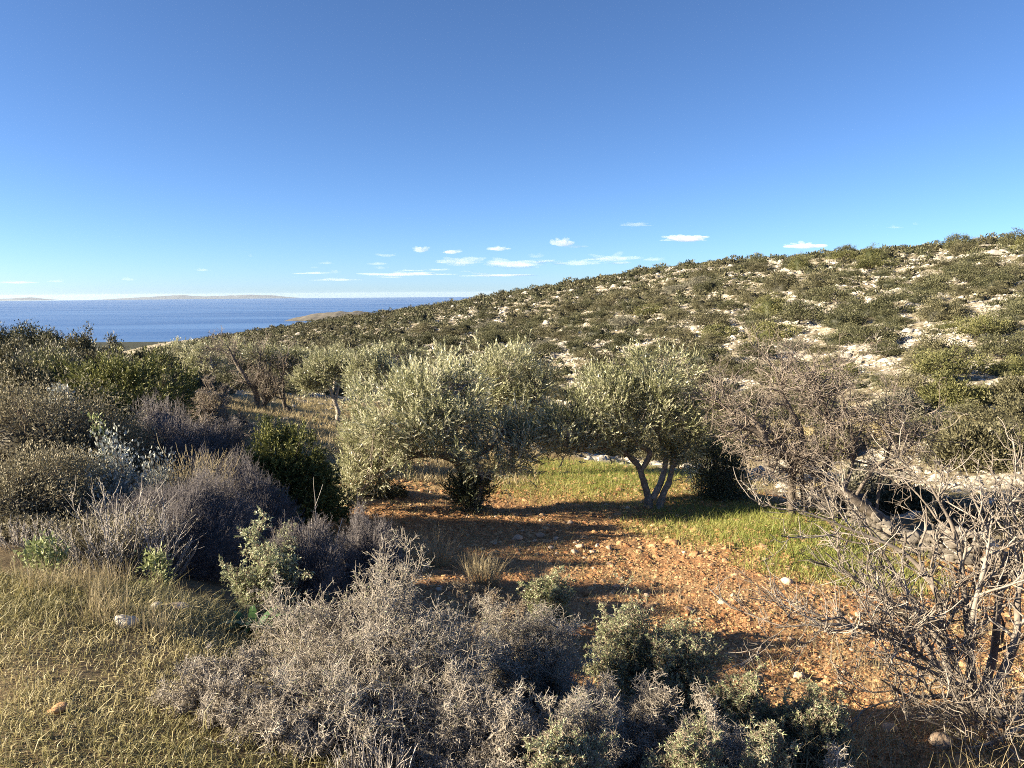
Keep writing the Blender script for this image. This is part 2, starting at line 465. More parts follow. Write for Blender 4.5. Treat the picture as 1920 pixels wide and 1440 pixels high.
def blob_core(g, rx, ry, h, seed, sc=.72, tint=.1, nu=20, nv=9):
    u = np.linspace(0, 2 * PI, nu, endpoint=False); v = np.linspace(0.02, PI / 2, nv)
    U, Vv = np.meshgrid(u, v)
    d = np.stack([np.cos(U) * np.cos(Vv), np.sin(U) * np.cos(Vv), np.sin(Vv)], -1).reshape(-1, 3)
    f = lump(d, seed)[:, None]
    P = d * f * sc * np.array([rx, ry, h])
    P[:nu, 2] = -.15 * h
    i = np.arange(nu); i2 = (i + 1) % nu
    q = np.concatenate([np.stack([i + r * nu, i2 + r * nu, i2 + (r + 1) * nu, i + (r + 1) * nu], 1) for r in range(nv - 1)])
    g.add(P, q, tint)


# ------------------------------------------------------------------ the ground sheet
def make_ground():
    a = np.concatenate([np.arange(-180, -50, 3.0), np.arange(-50, 50, .16), np.arange(50, 180, 3.0)])
    az = np.radians(a); r = np.exp(np.concatenate([np.linspace(math.log(.42), math.log(60), 560), np.linspace(math.log(60.5), math.log(300), 200), np.linspace(math.log(304), math.log(2500), 70)]))
    A, Rr = np.meshgrid(az, r)
    X = Rr * np.sin(A); Y = Rr * np.cos(A); Z = H(X, Y)
    V = np.stack([X, Y, Z], -1).reshape(-1, 3)
    na, nr = len(a), len(r)
    i = np.arange(na); i2 = (i + 1) % na
    q = np.concatenate([np.stack([i + k * na, i + (k + 1) * na, i2 + (k + 1) * na, i2 + k * na], 1) for k in range(nr - 1)])
    g = Geo(); g.add(V, q, 0.5)
    o = g.build('ground', M['earth'], smooth=True)
    s, m, gr, rk = zones(V[:, 0], V[:, 1])
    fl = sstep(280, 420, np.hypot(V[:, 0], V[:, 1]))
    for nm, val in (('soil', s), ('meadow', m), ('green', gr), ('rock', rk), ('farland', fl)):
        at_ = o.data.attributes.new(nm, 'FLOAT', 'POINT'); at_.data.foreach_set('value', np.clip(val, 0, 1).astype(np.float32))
    tag(o, kind='structure')
    return o


make_ground()


# ------------------------------------------------------------------ olive trees
def olive(label, base, limbs, lobes, seed, n_cl=200, spr=22, leaf=.078, group='olive trees on the terrace', dark=None, twig_r=.0035, nl=9, bark='olive_bark'):
    """limbs: [(points, radii)], lobes: [(centre, radii)] all in world space; base: where the trunk stands"""
    rng = np.random.default_rng(seed)
    root = empty('olive_tree', base, label, 'olive tree', group)
    base = np.asarray(base)
    g = Geo(); nodes = []
    for k, (pts, rr) in enumerate(limbs):
        C, r = g.sweep(np.asarray(pts) - base, rr, 9, rng.uniform(.35, .7), .13, seed + k)
        nodes.append(C[len(C) // 3:])
    nodes = np.concatenate(nodes)
    g.build('trunk', M[bark], root, True)
    vol = np.array([np.prod(l[1]) ** (2 / 3) for l in lobes])
    cl, out = [], []
    pick = rng.choice(len(lobes), n_cl, p=vol / vol.sum())
    for i in pick:
        c, R = np.asarray(lobes[i][0]) - base, np.asarray(lobes[i][1])
        d = nrm(rng.normal(size=3)); rr = rng.uniform(.35, 1) ** .45
        f = float(lump(d[None], seed + int(i))[0])
        cl.append(c + d * R * rr * f); out.append(d)
    cl = np.array(cl); out = np.array(out)
    # branches that carry the clusters
    bg = Geo(); P = []
    for c in cl:
        dist = np.linalg.norm((nodes - c) * [1, 1, .8], axis=1) + rng.uniform(0, .35, len(nodes))
        p0 = nodes[np.argmin(dist)]
        t = np.linspace(0, 1, 6)[:, None]
        L = np.linalg.norm(c - p0)
        p = p0 * (1 - t) + c * t + np.array([0, 0, 1]) * (t * (1 - t)) * L * rng.uniform(-.1, .5) + rng.normal(size=(6, 3)) * .05 * L * (t * (1 - t) * 2)
        P.append(p)
    P = np.array(P)
    R = np.linspace(1, .35, 6)[None] * rng.uniform(.009, .017, len(P))[:, None]
    bg.polys(P, R, 5, rng.uniform(.2, .7, len(P)))
    B, D, r_, _ = sprout(P, R, len(P) * 5, .3, 1, 45, 15, rng)
    tp, tr = grow(B, D, rng.uniform(.15, .4, len(B)), .005, .002, 3, .2, [0, 0, .1], rng)
    bg.polys(tp, tr, 3, rng.uniform(.2, .8, len(tp)))
    bg.build('branches', M[bark], root)

    def leafy(cl, out, spr, cr, matn, name, leaf):
        n = len(cl) * spr
        ci = np.repeat(np.arange(len(cl)), spr)
        tn = np.repeat(rng.normal(.5, .12, len(cl)), spr)
        pos = cl[ci] + rng.normal(size=(n, 3)) * cr
        D = nrm(out[ci] * .6 + np.array([0, 0, .6]) + rng.normal(size=(n, 3)) * .5)
        L = rng.uniform(.14, .28, n)
        g = Geo()
        tp, tr = grow(pos - D * L[:, None] * .3, D, L * 1.2, twig_r, .001, 2, .08, [0, 0, .1], rng)
        g.polys(tp, tr, 3, .15)
        k = nl; t = np.tile(np.linspace(.12, 1.0, k), n)[:, None]
        ii = np.repeat(np.arange(n), k)
        B = pos[ii] + D[ii] * L[ii][:, None] * t
        S0 = perp(D, rng); S1 = np.cross(D, S0)
        ph = (np.tile(np.arange(k), n) * (PI / 2) + np.tile((np.arange(k) % 2) * PI, n)) + rng.normal(size=n * k) * .3
        side = S0[ii] * np.cos(ph)[:, None] + S1[ii] * np.sin(ph)[:, None]
        w = rng.uniform(.35, .75, n * k)[:, None] * (1.1 - .75 * t)
        d = nrm(D[ii] + side * w)
        S = nrm(np.cross(d, side + .4 * rng.normal(size=side.shape)))
        g.leaves(B, d, S, leaf * rng.uniform(.7, 1.2, n * k), leaf * .25, np.clip((tn + rng.normal(size=n) * .24)[ii] + rng.normal(size=n * k) * .12, 0, 1), .03)
        g.build(name, M[matn], root)

    leafy(cl, out, spr, .105, 'olive_leaf', 'crown', leaf)
    if dark is not None:
        c, R = np.asarray(dark[0]) - base, np.asarray(dark[1])
        d = nrm(rng.normal(size=(45, 3)))
        leafy(c + d * R * rng.uniform(.3, 1, (45, 1)), d, 16, .09, 'olive_dark', 'basal_shoots', leaf * .9)
    return root


def px(u, v, Y, dy=0.0):
    return at(u, v, Y + dy)


def lobe(u, v, Y, ru, rv, rd, dy=0.0):
    s = (Y + dy) / K; q = 190 / Y
    ru, rv, rd = max(ru - q, ru * .6), max(rv - q, rv * .6), max(rd - .15, rd * .7)
    return (at(u, v, Y + dy), (ru * s, rd, rv * s))


Y1 = 13.5
b1 = ground(880, Y1)
olive('spreading olive with left branches drooping to the soil and dark leafy shoots round its trunk', b1,
      [([b1 + [0, 0, -.15], px(884, 955, Y1), px(892, 920, Y1), px(888, 880, Y1)], [.19, .15, .13, .11]),
       ([px(888, 905, Y1), px(862, 868, Y1), px(815, 850, Y1 - .2), px(760, 858, Y1 - .4), px(700, 895, Y1 - .6), px(652, 940, Y1 - .7)], [.11, .085, .07, .055, .035, .012]),
       ([px(868, 880, Y1), px(836, 845, Y1), px(826, 800, Y1), px(790, 745, Y1)], [.07, .055, .045, .025]),
       ([px(866, 885, Y1, .1), px(850, 850, Y1, .1), px(838, 800, Y1, .2), px(850, 730, Y1, .4)], [.08, .06, .05, .025]),
       ([px(888, 890, Y1), px(858, 840, Y1, .2), px(852, 790, Y1, .1), px(880, 720, Y1, -.2)], [.08, .075, .06, .025]),
       ([px(890, 925, Y1), px(902, 895, Y1, -.1), px(886, 862, Y1, -.2), px(930, 830, Y1, -.3), px(960, 780, Y1, -.4)], [.10, .08, .06, .045, .02]),
       ([px(892, 915, Y1), px(908, 898, Y1), px(925, 884, Y1)], [.09, .08, .06])],
      [lobe(755, 790, Y1, 112, 92, 1.15, -.6), lobe(822, 742, Y1, 105, 75, 1.25, -.3), lobe(690, 850, Y1, 58, 76, .7, -.3), lobe(935, 838, Y1, 78, 66, .9, -.8), lobe(662, 890, Y1, 34, 52, .4, -.6), lobe(650, 920, Y1, 22, 34, .3, -.7), lobe(985, 830, Y1, 45, 60, .6, -.6), lobe(830, 800, Y1, 80, 50, .8, -1.2)],
      101, 250, 19, dark=lobe(878, 925, Y1, 52, 42, .5, -.1))
Y2 = 13.7
b2 = ground(1226, Y2)
olive('olive with a forked pale trunk standing on the lit orange soil', b2,
      [([b2 + [-.08, 0, -.15], px(1214, 940, Y2), px(1206, 905, Y2), px(1190, 868, Y2), px(1150, 842, Y2), px(1090, 848, Y2)], [.095, .07, .06, .052, .036, .015]),
       ([b2 + [.06, 0, -.15], px(1240, 935, Y2), px(1256, 895, Y2), px(1262, 850, Y2), px(1250, 780, Y2)], [.088, .063, .054, .045, .02]),
       ([px(1222, 938, Y2), px(1240, 900, Y2, .1), px(1246, 850, Y2, .1), px(1215, 780, Y2, .3)], [.065, .055, .045, .02]),
       ([px(1200, 885, Y2), px(1218, 852, Y2), px(1195, 835, Y2), px(1140, 790, Y2)], [.05, .05, .04, .015]),
       ([px(1258, 880, Y2), px(1285, 845, Y2), px(1305, 790, Y2)], [.05, .04, .015])],
      [lobe(1185, 775, Y2, 118, 82, 1.1), lobe(1242, 705, Y2, 62, 60, .8), lobe(1075, 805, Y2, 78, 66, .9, -.4), lobe(1287, 790, Y2, 36, 70, .7), lobe(1140, 740, Y2, 70, 55, .8), lobe(1270, 850, Y2, 40, 40, .5)],
      102, 195, 19)
Y3 = 17.5
b3 = ground(955, Y3)
olive('tall olive crowded behind the drooping olive, its crown rising above it', b3,
      [([b3 + [0, 0, -.2], px(958, 850, Y3), px(950, 800, Y3), px(940, 740, Y3)], [.09, .075, .055, .025]), ([px(956, 850, Y3), px(985, 800, Y3), px(1005, 730, Y3)], [.1, .08, .03])],
      [lobe(950, 700, Y3, 72, 62, 1.1), lobe(1000, 735, Y3, 44, 66, .9), lobe(900, 740, Y3, 50, 50, .9), lobe(960, 790, Y3, 60, 40, .8)], 103, 135, 17, bark='dark_bark')
for k, (u, Yt, lab, lean, lobs, n) in enumerate([
    (628, 27, 'round-crowned olive with a pale twisted trunk beside the dry meadow', 0, [(605, 692, 58, 34), (640, 682, 42, 30), (580, 715, 34, 24)], 130),
    (672, 24, 'olive half hidden behind the left edge of the drooping olive', 0, [(690, 690, 38, 36), (672, 712, 34, 32), (715, 685, 32, 28)], 100),
    (553, 29, 'olive on a dark leaning trunk beside the bare almond', -34, [(530, 675, 44, 26), (500, 662, 40, 22), (556, 668, 32, 24)], 90)]):
    b = ground(u, Yt)
    top = px(lobs[0][0], lobs[0][1], Yt)
    midp = px(u + lean * .6, 752, Yt)
    olive(lab, b, [([b + [0, 0, -.2], .5 * (b + midp) + [.12 if k != 2 else -.05, 0, 0], midp, top], [.11, .085, .07, .03]), ([midp, px(lobs[1][0], lobs[1][1] + 15, Yt)], [.07, .03])],
          [lobe(a, c, Yt, p * .92, q * .92, .95) for a, c, p, q in lobs], 110 + k, n, 15, .085, nl=9, twig_r=.006, bark='dark_bark' if k == 2 else 'olive_bark')
for k, (u, v, w, h, Yt, lab) in enumerate([
    (345, 655, 34, 20, 46, 'small pale olive at the left end of the far terrace row'), (395, 668, 46, 28, 42, 'broad pale olive in the far terrace row left of the almond'), (440, 658, 36, 26, 47, 'pale olive just behind the left side of the bare almond'),
    (625, 662, 40, 20, 50, 'distant olive showing above the round-crowned olive'), (745, 668, 44, 22, 36, 'distant olive peeping over the top of the drooping olive')]):
    b = ground(u, Yt); top = px(u, v, Yt); top[2] = max(top[2], b[2] + 1.1)
    olive(lab, b, [([b + [0, 0, -.2], .5 * (b + top) + [.15, 0, -.1], top], [.14, .11, .04])], [(top, (w * Yt / K, 1.1, h * Yt / K)), (top + [-.4, 0, -.35], (w * Yt / K * .9, 1.0, h * Yt / K * .8))], 130 + k, 70, 14, .11, nl=8, twig_r=.008)


# ------------------------------------------------------------------ leafless trees and shrubs
def bare_tree(name, label, cat, base, limbs, seed, n1, n2, n3, l1, l2, l3, r1=.018, matn='twig_pink', trunk_mat='dark_bark', trop=(0, 0, .05), wander=.2, sides=8, group=None, leaf=None, t0=.3, ang=(45, 48, 50), r3=.0022, fine=1.0):
    rng = np.random.default_rng(seed)
    base = np.asarray(base, float)
    root = empty(name, base, label, cat, group)
    g = Geo(); P, R = [], []
    for k, (pts, rr) in enumerate(limbs):
        C, r = g.sweep(np.asarray(pts) - base, rr, sides, rng.uniform(.3, .7), .1, seed + k)
        idx = np.linspace(0, len(C) - 1, 9).astype(int); P.append(C[idx]); R.append(r[idx])
    g.build('trunk', M[trunk_mat], root, True)
    P = np.array(P); R = np.array(R)
    g = Geo()
    B, D, r, _ = sprout(P, R, n1, t0, 1, ang[0], 18, rng)
    p1, q1 = grow(B, D, rng.uniform(.5, 1.1, n1) * l1, np.minimum(r * .6, r1), .005, 6, wander, trop, rng)
    g.polys(p1, q1, 5, rng.uniform(.2, .8, n1))
    B, D, r, _ = sprout(p1, q1, n2, .15, 1, ang[1], 16, rng)
    p2, q2 = grow(B, D, rng.uniform(.4, 1.1, n2) * l2, np.minimum(r * .7, .009 * fine), .003 * fine, 5, wander, trop, rng)
    g.polys(p2, q2, 4, rng.uniform(.2, .9, n2))
    g.build('branches', M[matn], root, True)
    g = Geo()
    B, D, r, _ = sprout(p2, q2, n3, .1, 1, ang[2], 18, rng)
    p3, q3 = grow(B, D, rng.uniform(.3, 1.1, n3) * l3, np.minimum(r * .8, .0045 * fine), r3, 3, wander * .8, trop, rng)
    g.polys(p3, q3, 3, rng.uniform(.2, 1, n3))
    g.build('twigs', M[matn], root)
    if leaf:
        g = Geo(); n = leaf[0]
        B, D, r, _ = sprout(p3, q3, n, .3, 1, 50, 20, rng)
        g.leaves(B, D, perp(D, rng), rng.uniform(.6, 1.2, n) * leaf[1], leaf[1] * .4, rng.uniform(0, 1, n))
        g.build('leaves', M[leaf[2]], root)
    return root


Ya = 28
ba = ground(490, Ya)
bare_tree('almond_tree', 'nearly leafless almond with several thin dark stems fanning out behind the juniper', 'almond tree', ba,
          [([ba + [-.1, 0, -.1], px(482, 750, Ya), px(476, 725, Ya), px(445, 680, Ya), px(430, 650, Ya)], [.14, .115, .1, .07, .03]),
           ([px(478, 735, Ya), px(485, 700, Ya), px(490, 650, Ya)], [.08, .06, .025]),
           ([ba + [.08, 0, -.1], px(496, 752, Ya), px(515, 733, Ya), px(530, 700, Ya), px(540, 660, Ya)], [.13, .11, .095, .065, .03]),
           ([ba, px(494, 750, Ya), px(500, 715, Ya), px(512, 660, Ya)], [.06, .05, .04, .015])],
          201, 44, 300, 1700, .9, .55, .35, .035, leaf=(1300, .06, 'scrub_leaf'), r3=.005, wander=.14)

Yb = 12.6
bb = ground(1483, Yb)
bare_tree('bare_tree', 'leafless tree with slanting dark trunk and wide tangle of pale twigs at terrace edge', 'bare tree', bb,
          [([bb + [0, 0, -.15], px(1484, 900, Yb), px(1482, 862, Yb), px(1440, 842, Yb), px(1425, 815, Yb), px(1375, 800, Yb)], [.075, .065, .085, .095, .07, .025]),
           ([px(1660, 985, Yb, -.4), px(1590, 935, Yb, -.3), px(1520, 880, Yb), px(1470, 856, Yb), px(1436, 838, Yb)], [.1, .09, .085, .085, .06]),
           ([px(1436, 840, Yb), px(1420, 800, Yb), px(1370, 775, Yb, .3), px(1335, 745, Yb, .4)], [.07, .06, .04, .015]),
           ([px(1510, 875, Yb), px(1500, 810, Yb, .2), px(1470, 750, Yb, .3), px(1455, 700, Yb, .4)], [.06, .05, .035, .015]),
           ([px(1540, 895, Yb), px(1560, 830, Yb), px(1545, 760, Yb), px(1520, 700, Yb)], [.06, .05, .035, .015]),
           ([px(1580, 925, Yb, -.2), px(1600, 860, Yb), px(1590, 790, Yb), px(1570, 720, Yb)], [.04, .03, .022, .01]),
           ([px(1640, 970, Yb, -.3), px(1650, 900, Yb, -.2), px(1670, 830, Yb), px(1660, 750, Yb)], [.032, .024, .018, .008]),
           ([px(1600, 940, Yb, -.3), px(1640, 880, Yb, -.4), px(1700, 850, Yb, -.3), px(1720, 800, Yb, -.2)], [.03, .024, .016, .008]),
           ([bb + [.25, 0, -.1], px(1502, 905, Yb), px(1500, 880, Yb), px(1515, 872, Yb)], [.05, .045, .045, .05])],
          202, 190, 1300, 6500, .85, .5, .26, .02, wander=.26, trop=(-.04, 0, .03), ang=(55, 55, 55), r3=.0025)

Yf = 4.6
bf = ground(1815, Yf)


def F(*pts):
    return [px(u, v, Yf, d) for u, v, d in pts]


bare_tree('fig_shrub', 'leafless grey shrub of thick knobbly branches filling the right foreground', 'bare shrub', bf,
          [(F((1870, 1345, 0), (1800, 1330, 0), (1790, 1290, 0), (1720, 1235, -.1), (1640, 1190, -.2), (1560, 1175, -.3), (1450, 1180, -.35)), [0.0325, 0.0278, 0.0205, 0.0166, 0.0130, 0.0093, 0.0037]),
           (F((1815, 1340, 0), (1780, 1300, .1), (1765, 1200, .15), (1750, 1110, .2), (1690, 1040, .3), (1600, 1000, .35), (1500, 960, .4)), [0.0325, 0.0297, 0.0241, 0.0186, 0.0149, 0.0102, 0.0037]),
           (F((1800, 1290, .1), (1760, 1180, .1), (1680, 1140, 0), (1640, 1150, -.05)), [0.0222, 0.0176, 0.0112, 0.0047]),
           (F((1820, 1330, .1), (1815, 1240, .1), (1805, 1120, .2), (1790, 1010, .3), (1740, 910, .4)), [0.0335, 0.0278, 0.0205, 0.0149, 0.0057]),
           (F((1830, 1335, .2), (1860, 1230, .2), (1870, 1130, .2), (1900, 1010, .3), (1895, 900, .4)), [0.0335, 0.0259, 0.0205, 0.0149, 0.0057]),
           (F((1780, 1300, .1), (1720, 1200, .3), (1650, 1120, .4), (1590, 1080, .5), (1545, 1040, .5)), [0.0222, 0.0176, 0.0130, 0.0093, 0.0047]),
           (F((1770, 1230, .2), (1700, 1120, .5), (1640, 1020, .6), (1600, 950, .7)), [0.0205, 0.0166, 0.0120, 0.0047]),
           (F((1850, 1320, -.1), (1900, 1210, -.1), (1910, 1100, 0), (1960, 980, .1)), [0.0335, 0.0241, 0.0186, 0.0066]),
           (F((1900, 1340, -.2), (1960, 1240, -.2), (2000, 1100, -.1), (1985, 960, 0)), [0.0335, 0.0241, 0.0186, 0.0066]),
           (F((1806, 1230, .1), (1830, 1120, .0), (1850, 1020, .1), (1820, 930, .2)), [0.0205, 0.0166, 0.0112, 0.0047]),
           (F((1790, 1290, -.05), (1735, 1262, -.2), (1665, 1235, -.3), (1665, 1262, -.3)), [0.0166, 0.0130, 0.0083, 0.0047]),
           (F((1795, 1310, -.1), (1700, 1310, -.3), (1650, 1280, -.4)), [0.0149, 0.0112, 0.0047]),
           (F((1900, 1350, -.2), (1860, 1370, -.4), (1830, 1360, -.5), (1800, 1345, -.6)), [0.0186, 0.0112, 0.0073, 0.0028]),
           (F((1930, 1360, -.2), (1880, 1385, -.5), (1850, 1400, -.6), (1800, 1410, -.7)), [0.0186, 0.0112, 0.0073, 0.0028])],
          203, 190, 1100, 3000, .46, .27, .13, .013, matn='fig_bark', trunk_mat='fig_bark', wander=.17, trop=(-.03, 0, .09), ang=(42, 45, 50), t0=.25, r3=.0009, fine=.75)


# ------------------------------------------------------------------ spiny, twiggy and leafy shrubs of the foreground and the left bank
def at_row(b, h):
    """photo row at which a point h above b shows"""
    return 720 + K * math.tan(PITCH_ROW(b, h))


def PITCH_ROW(b, h):
    return math.atan2(-(b[2] + h), b[1]) - PITCH


def spot(u, Y, w, vtop):
    """base point, half width (m), height (m) of a shrub w photo pixels wide whose top shows at row vtop"""
    b = ground(u, Y); t = at(u, vtop, Y)
    return b, w * .5 * Y / K, max(t[2] - b[2], .12)


def thorn(name, label, cat, u, Y, w, vtop, seed, dens=1.0, matn='thorn', leaf=None, spine=.028, group=None, ry=None, upright=.12, core=True, r=1.0):
    rng = np.random.default_rng(seed)
    b, hw, h = spot(u, Y, w, vtop)
    hw *= .95; h *= .9
    ry = ry or hw * .85
    root = empty(name, b, label, cat, group)
    n0 = int(46 * dens)
    d = dome_dir(n0, rng, .05); E = np.array([hw, ry, h])
    f = lump(d, seed)
    tips = d * E * (f * rng.uniform(.7, 1.02, n0))[:, None]
    P0 = np.stack([rng.normal(0, .1 * hw, n0), rng.normal(0, .1 * ry, n0), np.full(n0, -.05)], 1)
    t = np.linspace(0, 1, 8)[None, :, None]
    Ln = np.linalg.norm(tips - P0, axis=1)[:, None, None]
    P = P0[:, None] * (1 - t) + tips[:, None] * t + rng.normal(size=(n0, 8, 3)) * .05 * Ln * t * (1 - t) * 2
    R = np.linspace(1, .3, 8)[None] * rng.uniform(.005, .010, n0)[:, None] * r
    g = Geo(); g.polys(P, R, 5, rng.uniform(.1, .7, n0)); 
    g.build('stems', M[matn], root, True)
    g = Geo()
    n1 = int(n0 * 12)
    B, D, r_, tt = sprout(P, R, n1, .3, 1, 45, 15, rng)
    L1 = rng.uniform(.3, 1, n1) * .27 * (hw + h) * .6
    p1, q1 = grow(B, D, L1, np.minimum(r_ * .7, .004 * r), .0016 * r, 5, .16, [0, 0, upright], rng)
    g.polys(p1, q1, 3, rng.uniform(.2, .8, n1))
    n2 = n1 * 7
    B, D, r_, tt = sprout(p1, q1, n2, .1, 1, 58, 15, rng)
    L2 = rng.uniform(.35, 1.1, n2) * .13 * (hw + h) * .55
    p2, q2 = grow(B, D, L2, .0018 * r, .0011 * r, 3, .16, [0, 0, upright * .5], rng)
    g.polys(p2, q2, 3, rng.uniform(.2, 1, n2))
    n3 = n2 * 4
    B, D, r_, tt = sprout(p2, q2, n3, .15, 1, 65, 15, rng)
    g.tubes(B, B + D * (rng.uniform(.5, 1.2, n3) * spine)[:, None], np.full(n3, .0012 * r), np.full(n3, .0005 * r), 3, rng.uniform(.35, 1, n3))
    g.build('twigs', M[matn], root)
    if leaf:
        g = Geo(); k, L, mt = leaf; n = int(n2 * k)
        B, D, r_, tt = sprout(p2, q2, n, .1, 1, 50, 20, rng)
        g.leaves(B, D, perp(D, rng), rng.uniform(.6, 1.25, n) * L, L * .34, np.clip(rng.normal(.5, .25, n), 0, 1), .05)
        g.build('leaves', M[mt], root)
    return root


def cushion(name, label, cat, u, Y, w, vtop, seed, n=9000, L=.13, r=.0011, matn='cushion', group=None, ry=None, up=.55):
    rng = np.random.default_rng(seed)
    b, hw, h = spot(u, Y, w, vtop)
    ry = ry or hw * .9
    root = empty(name, b, label, cat, group)
    g = Geo(); blob_core(g, hw, ry, h, seed, .8, .05, 36, 14)
    g.build('stems', M[matn], root, True)
    g = Geo()
    d = dome_dir(n, rng, .0); f = lump(d, seed) * (1 + .05 * np.sin(d[:, 0] * 23) * np.cos(d[:, 1] * 19))
    P = d * np.array([hw, ry, h]) * (f * rng.uniform(.72, .93, n))[:, None]
    D = nrm(d * [1, 1, .8] * .6 + np.array([0, 0, up]) + rng.normal(size=(n, 3)) * .3)
    p, q = grow(P, D, rng.uniform(.5, 1.15, n) * L, r * 1.5, r * .7, 2, .15, [0, 0, .1], rng)
    g.polys(p, q, 3, rng.uniform(0, 1, n))
    B, D, r_, tt = sprout(p, q, n * 2, .3, 1, 38, 12, rng)
    g.tubes(B, B + D * (rng.uniform(.2, .45, 2 * n) * L)[:, None], np.full(2 * n, r), np.full(2 * n, r * .5), 3, rng.uniform(0, 1, 2 * n))
    g.build('twigs', M[matn], root)
    return root


def leafy(name, label, cat, u, Y, w, vtop, seed, matn, leaf=.03, n_cl=160, per=40, width=.4, cr=.16, stem='twig_brown', group=None, ry=None, droop=0.0, core=.6, zc=0.0, spray=False):
    """dense small-leaved shrub: leaf tufts spread over an uneven dome, stems inside"""
    rng = np.random.default_rng(seed)
    b, hw, h = spot(u, Y, w, vtop)
    hw *= .92; h *= .85
    ry = ry or hw * .9
    root = empty(name, b, label, cat, group)
    d = dome_dir(n_cl, rng, -.1); f = lump(d, seed)
    C = d * np.array([hw, ry, h]) * (f * rng.uniform(.55, 1.0, n_cl) ** .5)[:, None]
    C[:, 2] = np.maximum(C[:, 2], .06 * h)
    g = Geo()
    t = np.linspace(0, 1, 6)[None, :, None]
    P0 = np.stack([rng.normal(0, .08 * hw, n_cl), rng.normal(0, .08 * ry, n_cl), np.full(n_cl, -.05)], 1)
    P = P0[:, None] * (1 - t) + C[:, None] * t + rng.normal(size=(n_cl, 6, 3)) * .06 * h * t * (1 - t) * 2
    R = np.linspace(1, .3, 6)[None] * rng.uniform(.006, .014, n_cl)[:, None] * min(1.5, h)
    g.polys(P, R, 4, rng.uniform(.1, .8, n_cl)); g.build('stems', M[stem], root, True)
    g = Geo()
    if core:
        blob_core(g, hw, ry, h, seed, core, .0)
    tn = rng.normal(.5, .14, n_cl); s = cr * min(hw, h) * 1.0
    if spray:          # each tuft is a bundle of feathery shoots
        ns = max(per // 12, 3); n = n_cl * ns; ci = np.repeat(np.arange(n_cl), ns)
        p = C[ci] + rng.normal(size=(n, 3)) * s * .7
        D = nrm(d[ci] * .8 + np.array([0, 0, .45]) + rng.normal(size=(n, 3)) * .45)
        L = rng.uniform(.6, 1.3, n) * s * 1.7
        ii = np.repeat(np.arange(n), 12); t = rng.uniform(0, 1, n * 12)[:, None]
        B = p[ii] + D[ii] * L[ii][:, None] * t
        dd = nrm(D[ii] + perp(D[ii], rng) * rng.uniform(.35, .9, (n * 12, 1)))
        g.leaves(B, dd, perp(dd, rng), leaf * rng.uniform(.6, 1.3, n * 12) * (1.3 - .7 * t[:, 0]), leaf * width, np.clip(tn[ci][ii] + rng.normal(size=n * 12) * .16 + .18 * (t[:, 0] - .5), 0, 1), .04)
    else:
        n = n_cl * per; ci = np.repeat(np.arange(n_cl), per)
        p = C[ci] + rng.normal(size=(n, 3)) * s
        D = nrm(d[ci] * .7 + np.array([0, 0, .5 - droop]) + rng.normal(size=(n, 3)) * .6)
        g.leaves(p, D, perp(D, rng), leaf * rng.uniform(.6, 1.3, n), leaf * width, np.clip(tn[ci] + rng.normal(size=n) * .2, 0, 1), .06)
    g.build('foliage', M[matn], root)
    return root


def stalks(name, label, cat, u, Y, w, vtop, seed, n=300, matn='twig_grey', leaf=None, ry=None, branch=6, r=.0022, spread=.35, group=None):
    """upright bare stems, forking near the top"""
    rng = np.random.default_rng(seed)
    b, hw, h = spot(u, Y, w, vtop); ry = ry or hw * .7
    root = empty(name, b, label, cat, group)
    a = rng.uniform(0, 2 * PI, n); q = np.sqrt(rng.uniform(0, 1, n))
    P0 = np.stack([np.cos(a) * q * hw * .7, np.sin(a) * q * ry * .7, np.full(n, -.03)], 1)
    D = nrm(np.stack([np.cos(a) * q * spread, np.sin(a) * q * spread, np.ones(n)], 1) + rng.normal(size=(n, 3)) * .15)
    P, R = grow(P0, D, rng.uniform(.55, 1.1, n) * h * 1.03 * (1 - .35 * q ** 2), r * 1.4, r * .7, 6, .09, [0, 0, .04], rng)
    g = Geo(); g.polys(P, R, 4, rng.uniform(.1, .9, n)); g.build('stems', M[matn], root, True)
    g = Geo(); m = n * branch
    B, D, r_, tt = sprout(P, R, m, .35, 1, 32, 10, rng)
    p, q = grow(B, D, rng.uniform(.3, 1, m) * .28 * h, r * .8, r * .4, 3, .1, [0, 0, .12], rng)
    g.polys(p, q, 3, rng.uniform(.2, 1, m)); g.build('twigs', M[matn], root)
    if leaf:
        g = Geo(); k, L, mt, wd = leaf; n_ = int(m * k)
        B, D, r_, tt = sprout(p, q, n_, .2, 1, 50, 20, rng)
        g.leaves(B, D, perp(D, rng), rng.uniform(.6, 1.25, n_) * L, L * wd, np.clip(rng.normal(.5, .25, n_), 0, 1), .05)
        g.build('leaves', M[mt], root)
    return root


# foreground spiny bushes
thorn('thorn_bush', 'largest pale grey thorn bush, a leafless spiny tangle in the near foreground', 'thorn bush', 680, 3.35, 590, 1100, 301, 3.8, leaf=(.8, .012, 'spiny_leaf'), ry=.66, r=.85, group='spiny bushes of the foreground')
thorn('thorn_bush', 'grey thorn bush with star-like spines just left of the green spiny shrub', 'thorn bush', 1000, 3.9, 280, 1125, 302, 1.8, leaf=(1.0, .012, 'spiny_leaf'), r=.85, group='spiny bushes of the foreground')
thorn('thorn_bush', 'sparse pinkish thorn bush spreading low over the dry grass', 'thorn bush', 400, 3.0, 260, 1235, 303, .9, group='spiny bushes of the foreground')
thorn('thorn_bush', 'dark grey thorn bush in shade below the largest thorn bush', 'thorn bush', 880, 2.85, 330, 1290, 304, 1.4, group='spiny bushes of the foreground')
thorn('thorn_bush', 'small grey thorn bush between two green spiny shrubs in shade', 'thorn bush', 1160, 3.35, 240, 1262, 305, 1.2, group='spiny bushes of the foreground')
